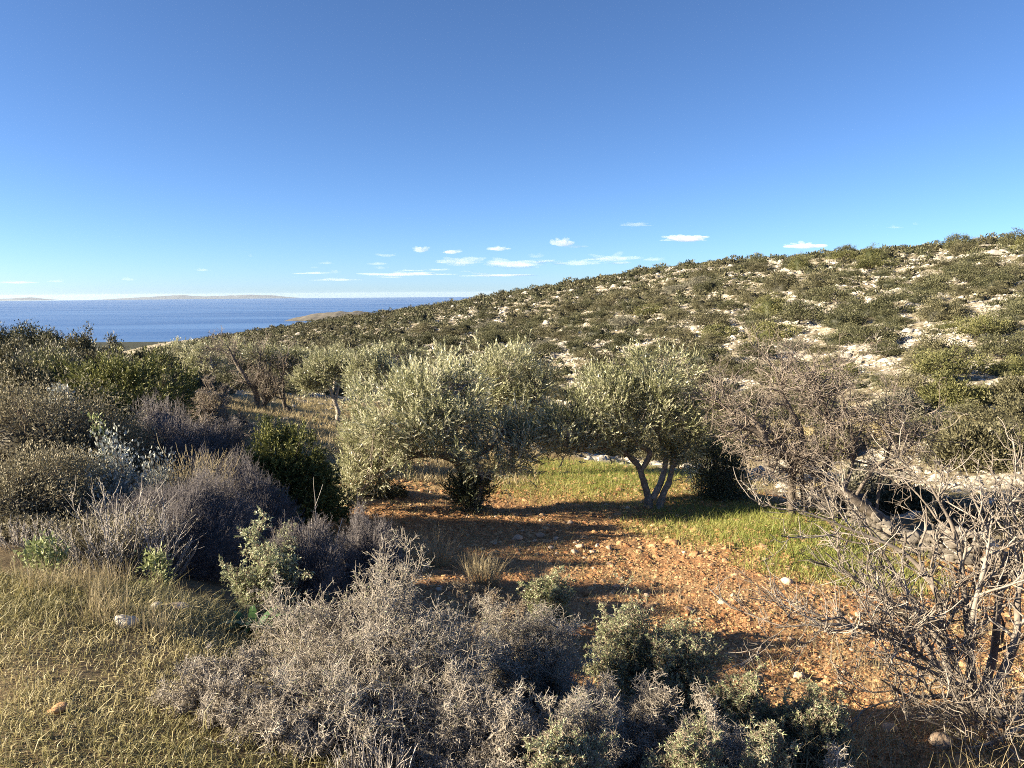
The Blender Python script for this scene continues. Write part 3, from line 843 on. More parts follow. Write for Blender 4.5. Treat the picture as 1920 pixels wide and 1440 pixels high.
thorn('thorn_bush', 'thin thorn sprig standing alone at the bottom right of the shade', 'thorn bush', 1570, 2.75, 60, 1385, 306, .2, group='spiny bushes of the foreground')
thorn('thorn_bush', 'grey thorn bush filling the shaded bottom between the front green shrubs', 'thorn bush', 1050, 2.95, 300, 1300, 307, 1.3, leaf=(1.2, .011, 'spiny_leaf'), r=.8, group='spiny bushes of the foreground')
thorn('thorn_bush', 'dim grey thorn bush low in the dark right of the front green shrubs', 'thorn bush', 1340, 3.1, 220, 1325, 308, 1.0, group='spiny bushes of the foreground')
thorn('thorn_bush', 'brownish thorn bush joining the sparse pinkish one to the largest', 'thorn bush', 520, 2.85, 260, 1285, 309, 1.2, group='spiny bushes of the foreground')
SG = 'green spiny shrubs'
thorn('spiny_shrub', 'pale green spiny shrub with outstretched sprays before the blue-grey cushions', 'shrub', 505, 5.1, 230, 968, 311, .85, 'twig_brown', (9, 0.0253, 'spiny_leaf'), group=SG, r=1.1)
thorn('spiny_shrub', 'pyramid-shaped green spiny shrub beside the sunlit orange soil', 'shrub', 1220, 4.3, 260, 1120, 312, 1.5, 'twig_brown', (9, 0.0196, 'spiny_leaf'), group=SG, r=1.0)
thorn('spiny_shrub', 'grey-green spiny shrub half in the shadow below the pyramid-shaped one', 'shrub', 1375, 3.7, 210, 1250, 313, 1.2, 'twig_brown', (9, 0.0172, 'spiny_leaf'), group=SG)
thorn('spiny_shrub', 'low dark green spiny shrub on the soil edge near the fig branches', 'shrub', 1520, 3.65, 170, 1288, 314, .9, 'twig_brown', (9, 0.0172, 'spiny_leaf'), group=SG)
thorn('spiny_shrub', 'pale green spiny shrub at the very front, left of its pair', 'shrub', 1065, 2.62, 220, 1362, 315, 1.0, 'twig_brown', (9, 0.0149, 'spiny_leaf'), group=SG)
thorn('spiny_shrub', 'pale green spiny shrub at the very front, in the middle', 'shrub', 1270, 2.66, 210, 1358, 316, 1.0, 'twig_brown', (9, 0.0149, 'spiny_leaf'), group=SG)
thorn('spiny_shrub', 'pale green spiny shrub at the very front, nearest the dark soil corner', 'shrub', 1425, 2.7, 180, 1366, 317, .9, 'twig_brown', (9, 0.0149, 'spiny_leaf'), group=SG)
thorn('spiny_shrub', 'wispy olive shrub on the shaded slope behind the thorn bushes', 'shrub', 1030, 6.3, 100, 1040, 318, .35, 'twig_brown', (6, .028, 'spiny_leaf'), group=SG)
thorn('spiny_shrub', 'sprawling dark shrub in shade above the largest thorn bush', 'shrub', 900, 5.2, 240, 1080, 319, .5, 'twig_brown', (1.6, .022, 'scrub_leaf'), group=SG)
# blue-grey cushions in the shade
CG = 'cushion shrubs on the left bank'
cushion('cushion_shrub', 'biggest blue-grey cushion shrub sloping down in the shade behind the dry stalks', 'cushion shrub', 335, 6.6, 290, 905, 321, 16000, .15, group=CG, ry=.9)
cushion('cushion_shrub', 'low frosty-topped cushion shrub left of the shaded olive ground', 'cushion shrub', 490, 7.6, 140, 900, 322, 8000, .13, group=CG)
cushion('cushion_shrub', 'blue-grey cushion shrub between the pale green spiny shrub and the thorn bush', 'cushion shrub', 690, 5.7, 150, 1012, 323, 9000, .11, group=CG)
cushion('cushion_shrub', 'dark purplish cushion shrub in deep shade below the pink twigs', 'cushion shrub', 330, 11, 260, 775, 324, 9000, .2, .002, group=CG)
cushion('cushion_shrub', 'small cushion shrub beneath the pale green spiny shrub', 'cushion shrub', 590, 5.35, 170, 1010, 325, 8000, .11, group=CG)
cushion('cushion_shrub', 'cushion shrub in the dark hollow between juniper and silver plants', 'cushion shrub', 420, 8.8, 150, 855, 326, 7000, .15, group=CG)
# left bank
LG = 'scrub bushes on the left bank'
leafy('scrub_bush', 'big round brown-grey bush on the left bank', 'bush', 70, 9.6, 310, 684, 331, 'scrub_leaf', .042, 420, 60, .38, .15, group=LG, ry=1.1)
leafy('scrub_bush', 'dark grey-brown bush merging into the right side of the big round one', 'bush', 215, 9.9, 185, 725, 332, 'scrub_leaf', .04, 220, 50, .38, .16, group=LG)
leafy('scrub_bush', 'grey-green bush above the dry grass on the near left', 'bush', 40, 6.7, 290, 838, 333, 'scrub_leaf', .03, 420, 60, .36, .15, group=LG, ry=.8)
thorn('thorn_bush', 'pinkish twiggy bush between the upper juniper and the shaded cushion', 'thorn bush', 385, 13.5, 170, 765, 334, .8, 'twig_pink', (.8, .04, 'scrub_leaf'), .05, LG, r=2.4)
thorn('thorn_bush', 'pale pink twiggy bush below the right end of the upper juniper', 'thorn bush', 290, 13.0, 130, 752, 335, .7, 'twig_pink', (.5, .04, 'scrub_leaf'), .05, LG, r=2.4)
thorn('thorn_bush', 'brownish bush right of the upper juniper on the bank', 'thorn bush', 385, 19, 110, 712, 336, .7, 'twig_pink', (1.2, .05, 'scrub_leaf'), .06, LG, r=3)
thorn('thorn_bush', 'pinkish shrub at the foot of the bare almond', 'thorn bush', 420, 17, 100, 758, 337, .6, 'twig_pink', (1.0, .05, 'scrub_leaf'), .06, LG, r=2.8)
thorn('thorn_bush', 'low grey twigs in front of the almond stems', 'thorn bush', 445, 21, 70, 782, 338, .5, 'twig_grey', (.4, .05, 'scrub_leaf'), .06, LG, r=2.8)
leafy('silver_bush', 'silvery white-leaved bush catching the light beside the grey-green bush', 'bush', 215, 7.3, 150, 828, 339, 'silver', .05, 130, 30, .42, .2, group='silver-leaved plants')
leafy('silver_bush', 'small silver-leaved clump in shade right of the silvery white bush', 'bush', 300, 8.6, 80, 815, 340, 'silver', .055, 50, 24, .42, .22, group='silver-leaved plants', core=0)
leafy('silver_bush', 'tiny silvery plant at the left foot of the upper juniper', 'bush', 120, 13.6, 46, 688, 341, 'silver', .07, 40, 22, .42, .22, group='silver-leaved plants', core=0)
stalks('dry_stalks', 'sunlit pale dry stalks on the crest of the biggest blue-grey cushion', 'dry plant', 350, 7.4, 150, 850, 342, 420, 'straw', group='dry stalk clumps')
stalks('dry_stalks', 'tall bare grey stems forking upward behind the dry grass', 'dry plant', 215, 5.4, 210, 912, 343, 75, 'twig_grey', (1.2, .025, 'scrub_leaf', .4), r=.003, group='dry stalk clumps', spread=.6)
stalks('dry_stalks', 'grey leafless stems at the left edge above the dry grass', 'dry plant', 50, 5.5, 170, 965, 344, 60, 'twig_grey', (1.0, .022, 'scrub_leaf', .4), r=.0028, group='dry stalk clumps', spread=.6)
stalks('dry_stalks', 'fan of curved pale stems right of the tall bare grey stems', 'dry plant', 290, 5.6, 110, 950, 345, 34, 'twig_grey', (.5, .022, 'scrub_leaf', .4), r=.003, group='dry stalk clumps', spread=.9)
stalks('dry_stalks', 'bleached dead stalks at the bottom among the dark thorns', 'dry plant', 700, 2.62, 200, 1365, 346, 110, 'twig_grey', r=.0018, group='dry stalk clumps', branch=1)
stalks('dry_stalks', 'pale cut twigs lying up behind the pale green spiny shrub', 'dry plant', 610, 6.6, 80, 950, 347, 45, 'twig_grey', r=.004, group='dry stalk clumps', spread=1.0, branch=2)
leafy('leafy_plant', 'yellow-green leafy plant lit at the left above the dry grass', 'plant', 85, 5.0, 75, 1000, 351, 'fresh_leaf', .04, 34, 22, .45, .25, group='pale leafy plants', core=0)
leafy('leafy_plant', 'small pale green leafy plant before the blue-grey cushion', 'plant', 292, 5.0, 55, 1022, 352, 'fresh_leaf', .032, 30, 22, .45, .25, group='pale leafy plants', core=0)
leafy('leafy_plant', 'light green tuft growing out of the dark bush left of the juniper', 'plant', 188, 9.0, 50, 768, 353, 'fresh_leaf', .05, 30, 20, .45, .25, group='pale leafy plants', core=0)
leafy('scrub_bush', 'dark low bush tangled under the tall bare grey stems', 'bush', 190, 5.7, 260, 965, 355, 'scrub_leaf', .026, 260, 50, .36, .16, group=LG)
leafy('scrub_bush', 'dark low bush under the grey stems at the left edge', 'bush', 20, 5.9, 190, 985, 356, 'scrub_leaf', .026, 160, 50, .36, .16, group=LG)
# junipers
leafy('juniper_bush', 'bright green feathery juniper on the left bank with dark hollows', 'juniper', 235, 16, 195, 655, 361, 'juniper', .10, 260, 110, .2, .16, 'dark_bark', 'junipers near the terrace', spray=True, core=.5)
leafy('juniper_bush', 'dense rounded juniper left of the drooping olive, its right side black with shade', 'juniper', 530, 10.9, 190, 758, 362, 'juniper', .06, 240, 230, .28, .14, 'dark_bark', 'junipers near the terrace', spray=True, core=.55)
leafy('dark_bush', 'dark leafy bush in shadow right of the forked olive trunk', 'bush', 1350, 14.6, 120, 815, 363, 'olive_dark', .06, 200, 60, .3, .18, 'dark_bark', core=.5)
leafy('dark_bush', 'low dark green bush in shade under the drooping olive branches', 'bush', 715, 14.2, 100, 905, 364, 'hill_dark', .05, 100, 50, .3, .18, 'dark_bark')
# crest of the left bank
LC = 'dark bushes along the crest of the left bank'
for k, (u, Y, w, vt, mt, lab) in enumerate([
    (5, 33, 70, 606, 'hill_dark', 'dark bush at the left end of the bank crest against the sea'), (62, 31, 100, 606, 'hill_dark', 'widest dark green juniper on the bank crest against the sea'),
    (105, 30, 66, 612, 'hill_dark', 'dark green juniper right of the widest one on the crest'), (148, 29, 64, 617, 'hill_olive', 'brown-topped bush where the bank crest dips to the sea'),
    (212, 27, 64, 634, 'hill_olive', 'flat-topped brownish bush alone on the falling crest'), (262, 30, 50, 640, 'hill_dark', 'small dark bush at the right end of the bank crest'),
    (18, 22, 90, 634, 'hill_olive', 'brown bush under the dark crest at the far left'), (90, 21, 130, 632, 'hill_grey', 'greyish heath mound below the crest junipers'),
    (95, 17, 150, 654, 'hill_green', 'yellow-green rounded mound on the upper left bank'), (45, 15, 110, 666, 'hill_olive', 'olive-coloured mound left of the yellow-green one'), (165, 22, 100, 651, 'hill_olive', 'dull brown bush behind the upper juniper'),
    (225, 24, 100, 652, 'hill_grey', 'grey bush in shade right of the dull brown one'), (290, 24, 90, 662, 'hill_olive', 'brownish bush rising behind the right of the upper juniper'), (300, 33, 80, 650, 'hill_dark', 'dark low bush at the edge of the far olive row'), (330, 20, 60, 700, 'hill_olive', 'reddish low bush between upper juniper and almond')]):
    leafy('scrub_bush', lab, 'bush', u, Y, w, vt, 370 + k, mt, .09 if Y < 25 else .12, 150, 42, .34, .16, 'dark_bark', LC, core=.66)


# sea squill: broad strap leaves
def squill():
    rng = np.random.default_rng(9)
    b = ground(474, 4.35)
    g = Geo()
    for k in range(16):
        a = rng.uniform(0, 2 * PI); L = rng.uniform(.12, .22)
        d = np.array([math.cos(a), math.sin(a), 0]); s = np.array([-math.sin(a), math.cos(a), 0])
        t = np.linspace(0, 1, 7)
        out = L * t ** 1.3 * .75; up = L * (t * .95 - .45 * t ** 3)
        w = .02 * np.sin(np.clip(t * .9 + .12, 0, 1) * PI) + .001
        c = d[None] * out[:, None] + np.array([0, 0, 1]) * up[:, None] + rng.normal(0, .02, 3) * [1, 1, 0]
        V = np.concatenate([c + s * w[:, None], c - s * w[:, None]])
        i = np.arange(6); g.add(V, np.stack([i, i + 1, i + 8, i + 7], 1), rng.uniform(0, 1))
    o = g.build('squill_plant', M['bulb_leaf'], smooth=True); o.location = b; o.scale = (1.3, 1.3, 1.3)
    tag(o, 'rosette of broad dark green strap leaves left of the largest thorn bush', 'plant')


squill()


# ------------------------------------------------------------------ stones
def rock_geo(g, c, s, seed, tint=.5, flat=.65, n=6, m=10, planes=13, off=(.48, .85)):
    rng = np.random.default_rng(seed)
    v = np.linspace(-PI / 2 + .12, PI / 2 - .12, n); u = np.linspace(0, 2 * PI, m, endpoint=False)
    U, V = np.meshgrid(u, v)
    d = np.stack([np.cos(U) * np.cos(V), np.sin(U) * np.cos(V), np.sin(V)], -1).reshape(-1, 3)
    pl = nrm(rng.normal(size=(planes, 3))); off = rng.uniform(off[0], off[1], planes)
    r = np.min(np.where(d @ pl.T > .15, off[None] / np.maximum(d @ pl.T, .15), 9), axis=1)
    r = np.minimum(r, 1.0) * (1 + .05 * rng.normal(size=len(d)))
    P = d * r[:, None] * np.array([s * rng.uniform(.8, 1.3), s * rng.uniform(.8, 1.2), s * flat]) + c
    i = np.arange(m); i2 = (i + 1) % m
    q = [np.stack([i + k * m, i2 + k * m, i2 + (k + 1) * m, i + (k + 1) * m], 1) for k in range(n - 1)]
    top = np.array([[(n - 1) * m + k, (n - 1) * m + k + 1, (n - 1) * m + (m - 1 - k) - 1, (n - 1) * m + (m - 1 - k)] for k in range(m // 2 - 1)])
    q.append(top)
    g.add(P, np.concatenate(q), tint)


def single_rock(u, Y, s, label, matn, seed, flat=.65, sink=.25):
    b = ground(u, Y); g = Geo(); rock_geo(g, np.zeros(3), s, seed, .6, flat, 8, 14)
    o = g.build('rock', M[matn]); o.location = b + [0, 0, s * flat * (1 - 2 * sink)]
    return tag(o, label, 'rock')


single_rock(232, 3.95, .075, 'pale rounded rock bedded in the dry grass', 'limestone', 1)
single_rock(322, 4.35, .085, 'flat pinkish rock at the upper edge of the dry grass', 'field_stone', 2, .4)
single_rock(290, 4.28, .05, 'small white rock left of the flat pinkish one', 'limestone', 3)
single_rock(105, 2.85, .04, 'reddish clod-like rock low in the dry grass', 'clod', 4)
single_rock(603, 9.6, .075, 'rounded rock on the shaded soil beside the drooping olive branch', 'field_stone', 5, .8)
single_rock(1755, 4.1, .09, 'reddish rock on the soil under the grey shrub', 'field_stone', 6)
stone_proto = []
for k in range(7):
    g = Geo(); rock_geo(g, np.zeros(3), 1.0, 40 + k, .3 + .1 * k, .6, 7, 12)
    stone_proto.append(g.build('field_stone', M['field_stone'], data_only=True))
rngs = np.random.default_rng(77)
n_st = 0
spots = [(1010, 11.3, .09), (1040, 11.1, .06), (1075, 10.2, .06), (1085, 10.6, .08), (1110, 10.3, .07), (1118, 10.7, .07), (1140, 10.5, .06), (1000, 10.9, .05), (1030, 10.5, .05), (1140, 9.6, .05), (1095, 9.9, .045)]
while len(spots) < 150:
    u = rngs.uniform(720, 1680); Y = math.exp(rngs.uniform(math.log(4.2), math.log(15)))
    b = ground(u, Y); s, m_, gr, rk = zones(np.array([b[0]]), np.array([b[1]]))
    if s[0] > .6 and rk[0] < .2 and gr[0] < .5:
        spots.append((u, Y, math.exp(rngs.normal(math.log(.034), .35))))
for k, (u, Y, s) in enumerate(spots):
    b = ground(u, Y)
    o = bpy.data.objects.new('field_stone', stone_proto[int(rngs.integers(7))]); COL.objects.link(o)
    o.location = b + [0, 0, s * .22]; o.scale = (s, s * rngs.uniform(.8, 1.2), s * rngs.uniform(.8, 1.2)); o.rotation_euler = (rngs.normal(0, .2), rngs.normal(0, .2), rngs.uniform(0, 6.28))
    if k < 11:
        tag(o, 'rounded pale stone in the small patch of stones crossing the shaded soil', 'stone', 'patch of stones in the shade')
    else:
        tag(o, 'fist-sized pale stone loose on the reddish terrace soil', 'stone', 'loose stones on the terrace soil')


def merged_rocks(name, pts, sizes, matn, seed, flat=.6):
    """very many small pieces: low shapes in one sheet of stuff"""
    rng = np.random.default_rng(seed)
    d0 = np.array([[1, 0, 0], [.5, .87, .1], [-.5, .87, 0], [-1, 0, .1], [-.5, -.87, 0], [.5, -.87, .1], [.5, 0, .75], [0, .45, .8], [-.45, 0, .7], [0, -.45, .8]], float)
    q0 = np.array([[0, 1, 7, 6], [1, 2, 7, 7], [2, 3, 8, 7], [3, 4, 9, 8], [4, 5, 9, 9], [5, 0, 6, 9], [6, 7, 8, 9]])
    q0[1] = [1, 2, 8, 7]; q0[2] = [2, 3, 8, 8]; q0[4] = [4, 5, 9, 9]
    q0 = np.array([[0, 1, 7, 6], [1, 2, 8, 7], [3, 4, 9, 8], [5, 0, 6, 9], [6, 7, 8, 9], [2, 3, 8, 2], [4, 5, 9, 4]])
    q0 = q0[:5]
    n = len(pts)
    a = rng.uniform(0, 2 * PI, n); ca, sa = np.cos(a), np.sin(a)
    V = d0[None] * (1 + .22 * rng.normal(size=(n, 10, 1))) * np.array([1, .85, flat])
    X = V[..., 0] * ca[:, None] - V[..., 1] * sa[:, None]; Yy = V[..., 0] * sa[:, None] + V[..., 1] * ca[:, None]
    V = np.stack([X, Yy, V[..., 2]], -1) * sizes[:, None, None] + pts[:, None]
    V[..., 2] -= .15 * sizes[:, None]
    Q = (q0[None] + (np.arange(n) * 10)[:, None, None]).reshape(-1, 4)
    # two side gaps closed by quads that share an edge midpoint
    Q2 = (np.array([[2, 3, 8, 8], [4, 5, 9, 9]])[None] + (np.arange(n) * 10)[:, None, None]).reshape(-1, 4)
    g = Geo(); g.add(V, Q, np.repeat(rng.uniform(0, 1, n), 10))
    extra = V[:, [2, 3, 4, 5]].copy(); mid = .5 * (V[:, 2] + V[:, 8]); mid2 = .5 * (V[:, 4] + V[:, 9])
    W = np.concatenate([V[:, [2]], V[:, [3]], V[:, [8]], mid[:, None], V[:, [4]], V[:, [5]], V[:, [9]], mid2[:, None]], 1)
    g.add(W, (np.array([[0, 1, 2, 3], [4, 5, 6, 7]])[None] + (np.arange(n) * 8)[:, None, None]).reshape(-1, 4), np.repeat(rng.uniform(0, 1, n), 8))
    o = g.build(name, M[matn]); return tag(o, kind='stuff')


def scatter(n, az0, az1, r0, r1, rng, power=1.0):
    a = rng.uniform(rad(az0), rad(az1), n)
    r = np.exp(rng.uniform(math.log(r0), math.log(r1), n)) if power == 0 else np.sqrt(rng.uniform(r0 ** 2, r1 ** 2, n))
    x, y = r * np.sin(a), r * np.cos(a)
    return x, y


x, y = scatter(75000, -22, 52, 3.2, 20, RNG, 0)
s, m_, gr, rk = zones(x, y)
keep = RNG.uniform(0, 1, len(x)) < s * (1 - rk) * .8
x, y = x[keep], y[keep]
merged_rocks('soil_clods', np.stack([x, y, H(x, y)], 1), np.exp(RNG.normal(math.log(.018), .5, len(x))) * np.clip(np.hypot(x, y) / 8, .6, 1.5), 'clod', 5)
x, y = scatter(100000, -28, 42, 13, 170, RNG, 0)
s, m_, gr, rk = zones(x, y)
keep = RNG.uniform(0, 1, len(x)) < rk * (1 - .85 * m_) * (.4 + .6 * sstep(22, 40, np.hypot(x, y))) * np.clip(.5 + .9 * fbm(x * .12, y * .12, 51), 0, 1)
x, y = x[keep], y[keep]
merged_rocks('rubble', np.stack([x, y, H(x, y)], 1), np.exp(RNG.normal(math.log(.12), .5, len(x))) * np.clip(np.hypot(x, y) / 50, .7, 2.2), 'limestone', 6)


# dry-stone terrace wall half hidden by the grey shrub
def wall():
    rng = np.random.default_rng(4)
    line = [ground(1530, 13.4), ground(1600, 12.6), ground(1680, 11.8), ground(1750, 11.0), ground(1850, 10.4), ground(1990, 9.6)]
    L = np.array(line); g = Geo()
    root = L[0]
    t = np.linspace(0, len(L) - 1, 60)
    k = 0
    for tt in t:
        i = min(int(tt), len(L) - 2); p = L[i] * (1 - (tt - i)) + L[i + 1] * (tt - i)
        top = .36 + .12 * math.sin(tt * 2.3)
        z = 0.0
        p[2] = h1(p[0], p[1])
        while z < top:
            s = rng.uniform(.1, .17)
            rock_geo(g, p - root + [rng.normal(0, .05), rng.normal(0, .08), z + s * .3], s, 900 + k, rng.uniform(.1, .9), .75, 9, 14, 9, (.38, .62)); k += 1
            z += s * rng.uniform(.9, 1.2)
    o = g.build('dry_stone_wall', M['wall_stone']); o.location = root
    tag(o, 'low dark dry-stone wall along the terrace edge behind the grey shrub', 'wall')


wall()


# ------------------------------------------------------------------ grass and litter (nobody could count the blades)
def grass(name, x, y, hgt, w, matn, seed, lean=.5, up=1.0):
    rng = np.random.default_rng(seed); n = len(x)
    B = np.stack([x, y, H(x, y) - .01], 1)
    D = nrm(np.stack([rng.normal(0, .35, n), rng.normal(0, .35, n), np.full(n, up)], 1))
    g = Geo()
    g.blades(B, D, hgt, w, np.abs(rng.normal(lean, .3, n)), np.clip(.5 + .35 * fbm(x * 1.5, y * 1.5, seed) + rng.normal(0, .2, n), 0, 1), rng)
    return tag(g.build(name, M[matn]), kind='stuff')


x, y = scatter(290000, -50, 8, 1.6, 6.0, RNG, .5)
n_ = fbm(x * 1.2, y * 1.2, 61)
keep = (x < -.35 - .12 * y + .35 * n_) & (y < 5.0 + .4 * n_ + .12 * x) & (y > 1.2) & (RNG.uniform(0, 1, len(x)) < .55 + 1.1 * n_ + .3 * fbm(x * 4, y * 4, 62))
x, y = x[keep], y[keep]
hh = RNG.gamma(3, .0128, len(x)) * (1 + .45 * sstep(3.6, 4.6, y))
grass('grass', x, y, hh, .0036, 'grass_dry', 71, .9)
x, y = scatter(26000, -50, -5, 3.0, 5.6, RNG)
keep = (x < -1.0) & (y > 3.9 + .25 * fbm(x, y, 8)) & (y < 5.0)
k_ = fbm(x * 1.7, y * 1.7, 64)[keep] > -.12
x, y = x[keep][k_][:1900], y[keep][k_][:1900]
grass('dry_grass', x, y, RNG.uniform(.1, .27, len(x)), .003, 'straw', 72, .25, 2.2)
x, y = scatter(420000, -20, 32, 6, 24, RNG, 0)
s, m_, gr, rk = zones(x, y)
keep = RNG.uniform(0, 1, len(x)) < gr * .9 * (1 - rk)
x, y = x[keep], y[keep]
grass('green_grass', x, y, RNG.gamma(4, .026, len(x)), .006, 'grass_green', 73, .6)
x, y = scatter(160000, -24, 2, 16, 46, RNG, 0)
s, m_, gr, rk = zones(x, y)
keep = RNG.uniform(0, 1, len(x)) < m_ * .6
x, y = x[keep], y[keep]
grass('meadow_grass', x, y, RNG.gamma(4, .035, len(x)), .014, 'straw', 74, .5)
x, y = scatter(90000, 8, 46, 11, 34, RNG, 0)
s, m_, gr, rk = zones(x, y)
keep = RNG.uniform(0, 1, len(x)) < np.clip(m_ * .55 + rk * .12 * (fbm(x * .5, y * .5, 79) > -.1), 0, 1)
x, y = x[keep], y[keep]
grass('valley_grass', x, y, RNG.gamma(4, .03, len(x)), .01, 'straw', 78, .6)
x, y = scatter(110000, -16, 55, 3.4, 22, RNG, 0)
s, m_, gr, rk = zones(x, y)
patch = fbm(x * .7, y * .7, 81)
keep = RNG.uniform(0, 1, len(x)) < s * (1 - rk) * np.clip(.3 + .7 * patch + .35 * sstep(7, 13, y), 0.02, 1)
x, y = x[keep], y[keep]
grass('weeds', x, y, RNG.gamma(3, .022, len(x)), .004, 'grass_dry', 75, .8)
x, y = scatter(40000, 4, 56, 3.6, 9, RNG, 0)
s, m_, gr, rk = zones(x, y)
keep = RNG.uniform(0, 1, len(x)) < s * np.clip(.1 + .5 * fbm(x, y, 83), 0, 1)
x, y = x[keep], y[keep]
grass('dry_stems', x, y, RNG.uniform(.08, .3, len(x)), .0026, 'straw', 76, .7, 1.2)
# fallen leaves and rosettes on the soil
x, y = scatter(120000, -16, 52, 3.4, 22, RNG, 0)
s, m_, gr, rk = zones(x, y)
keep = RNG.uniform(0, 1, len(x)) < s * (1 - rk) * np.clip(.5 + .9 * fbm(x * .6, y * .6, 85), .05, 1)
x, y = x[keep], y[keep]
g = Geo(); n = len(x)
D = nrm(np.stack([RNG.normal(size=n), RNG.normal(size=n), np.abs(RNG.normal(0, .35, n))], 1))
g.leaves(np.stack([x, y, H(x, y) + .008], 1), D, perp(D, RNG), np.exp(RNG.normal(math.log(.024), .45, n)) * np.clip(np.hypot(x, y) / 9, .6, 1.5), RNG.uniform(.008, .022, n), RNG.uniform(0, 1, n), .1)
tag(g.build('leaf_litter', M['litter']), kind='stuff')
# tussocks
TG = 'dry grass tussocks on the shaded soil'
for k, (u, Y, w, vt, lab) in enumerate([(812, 9.3, 90, 985, 'pale dry tussock below the trunk of the drooping olive'), (905, 8.4, 90, 1028, 'low sunlit straw tussock right of the pale one'), (1010, 8.0, 60, 1040, 'thin tussock above the wispy olive shrub')]):
    rng = np.random.default_rng(500 + k); b, hw, h = spot(u, Y, w, vt); n = 420
    a = rng.uniform(0, 2 * PI, n); q = np.sqrt(rng.uniform(0, 1, n))
    B = np.stack([np.cos(a) * q * hw * .6, np.sin(a) * q * hw * .5, np.full(n, -.02)], 1)
    D = nrm(np.stack([np.cos(a) * q * .6, np.sin(a) * q * .6, np.ones(n)], 1) + rng.normal(size=(n, 3)) * .15)
    g = Geo(); g.blades(B, D, rng.uniform(.5, 1.1, n) * h, .004, np.abs(rng.normal(.3, .2, n)), rng.uniform(.2, 1, n), rng)
    o = g.build('grass_tussock', M['straw']); o.location = b; tag(o, lab, 'grass tussock', TG)


# ------------------------------------------------------------------ the hill: junipers and low scrub
def hill_mesh(seed, matn, n_cl, per, leaf, tree=False, flat=.42, lean=.15):
    """unit bush about 1 m half-width; wind-flattened cap with an uneven outline"""
    rng = np.random.default_rng(seed)
    d = dome_dir(n_cl, rng, -.05); f = lump(d, seed, .3)
    C = d * np.array([1, 1, flat * 2]) * (f * rng.uniform(.45, 1.0, n_cl) ** .5)[:, None]
    lift = flat * .55 if tree else 0.0
    if tree:
        C[:, 2] = C[:, 2] * .62
    C[:, 0] += lean * C[:, 2]
    C[:, 2] += lift
    g = Geo()
    if not tree:
        blob_core(g, 1, 1, flat * 2, seed, .66, .0, 14, 6)
    n = n_cl * per; ci = np.repeat(np.arange(n_cl), per)
    tn = rng.normal(.5, .16, n_cl)
    p = C[ci] + rng.normal(size=(n, 3)) * [.13, .13, .06]
    D = nrm(d[ci] * .8 + [.1, 0, .35] + rng.normal(size=(n, 3)) * .55)
    g.leaves(p, D, perp(D, rng), leaf * rng.uniform(.6, 1.3, n), leaf * .42, np.clip(tn[ci] + rng.normal(size=n) * .18, 0, 1), .08)
    me = g.build('crown', M[matn], data_only=True)
    tr = None
    if tree:
        g = Geo()
        top = C[np.argsort(-C[:, 2])[:14]]
        g.sweep([[-.1, 0, -.15], [-.06, .03, lift * .5], [0, 0, lift]], [.07, .05, .045], 6, .4)
        for c in C[rng.choice(n_cl, 16)]:
            g.sweep([[-.03, 0, lift * .7], (np.array([0, 0, lift]) + c) * .5 + [0, 0, -.05], c], [.035, .02, .008], 4, .4, smooth=2)
        tr = g.build('trunk', M['dark_bark'], data_only=True)
    return me, tr


KINDS = ['hill_dark', 'hill_olive', 'hill_green', 'hill_grey']
NEAR = {k: [hill_mesh(600 + 10 * i + j, k, 110, 70, .07, False, .29 + .05 * j) for j in range(4)] for i, k in enumerate(KINDS)}
TREES = {k: [hill_mesh(700 + 10 * i + j, k, 100, 60, .075, True, .5) for j in range(3)] for i, k in enumerate(KINDS)}


def low_arrays(seed, n_cl=22, per=10, leaf=.27, flat=.4):
    rng = np.random.default_rng(seed)
    d = dome_dir(n_cl, rng, -.05); f = lump(d, seed, .3)
    C = d * np.array([1, 1, flat * 2]) * (f * rng.uniform(.45, 1.0, n_cl) ** .5)[:, None]
    g = Geo(); blob_core(g, 1, 1, flat * 2, seed, .68, .0, 9, 4)
    n = n_cl * per; ci = np.repeat(np.arange(n_cl), per)
    tn = rng.normal(.5, .16, n_cl)
    p = C[ci] + rng.normal(size=(n, 3)) * [.14, .14, .07]
    D = nrm(d[ci] * .8 + [.1, 0, .35] + rng.normal(size=(n, 3)) * .55)
    g.leaves(p, D, perp(D, rng), leaf * rng.uniform(.6, 1.3, n), leaf * .42, np.clip(tn[ci] + rng.normal(size=n) * .18, 0, 1), .08)
    return np.concatenate(g.v), np.concatenate(g.q), np.concatenate(g.t)


def place_hill(me_pair, loc, s, sz, rz, label, group, name='juniper_bush', cat='juniper', tree=False):
    me, tr = me_pair
    if tree:
        root = empty('juniper_tree', loc, label, 'juniper tree', group, rz); root.scale = (s, s, sz)
        for nm, dd in (('crown', me), ('trunk', tr)):
            o = bpy.data.objects.new(nm, dd); COL.objects.link(o); o.parent = root
        return root
    o = bpy.data.objects.new(name, me); COL.objects.link(o)
    o.location = loc; o.scale = (s, s, sz); o.rotation_euler = (0, 0, rz)
    return tag(o, label, cat, group)


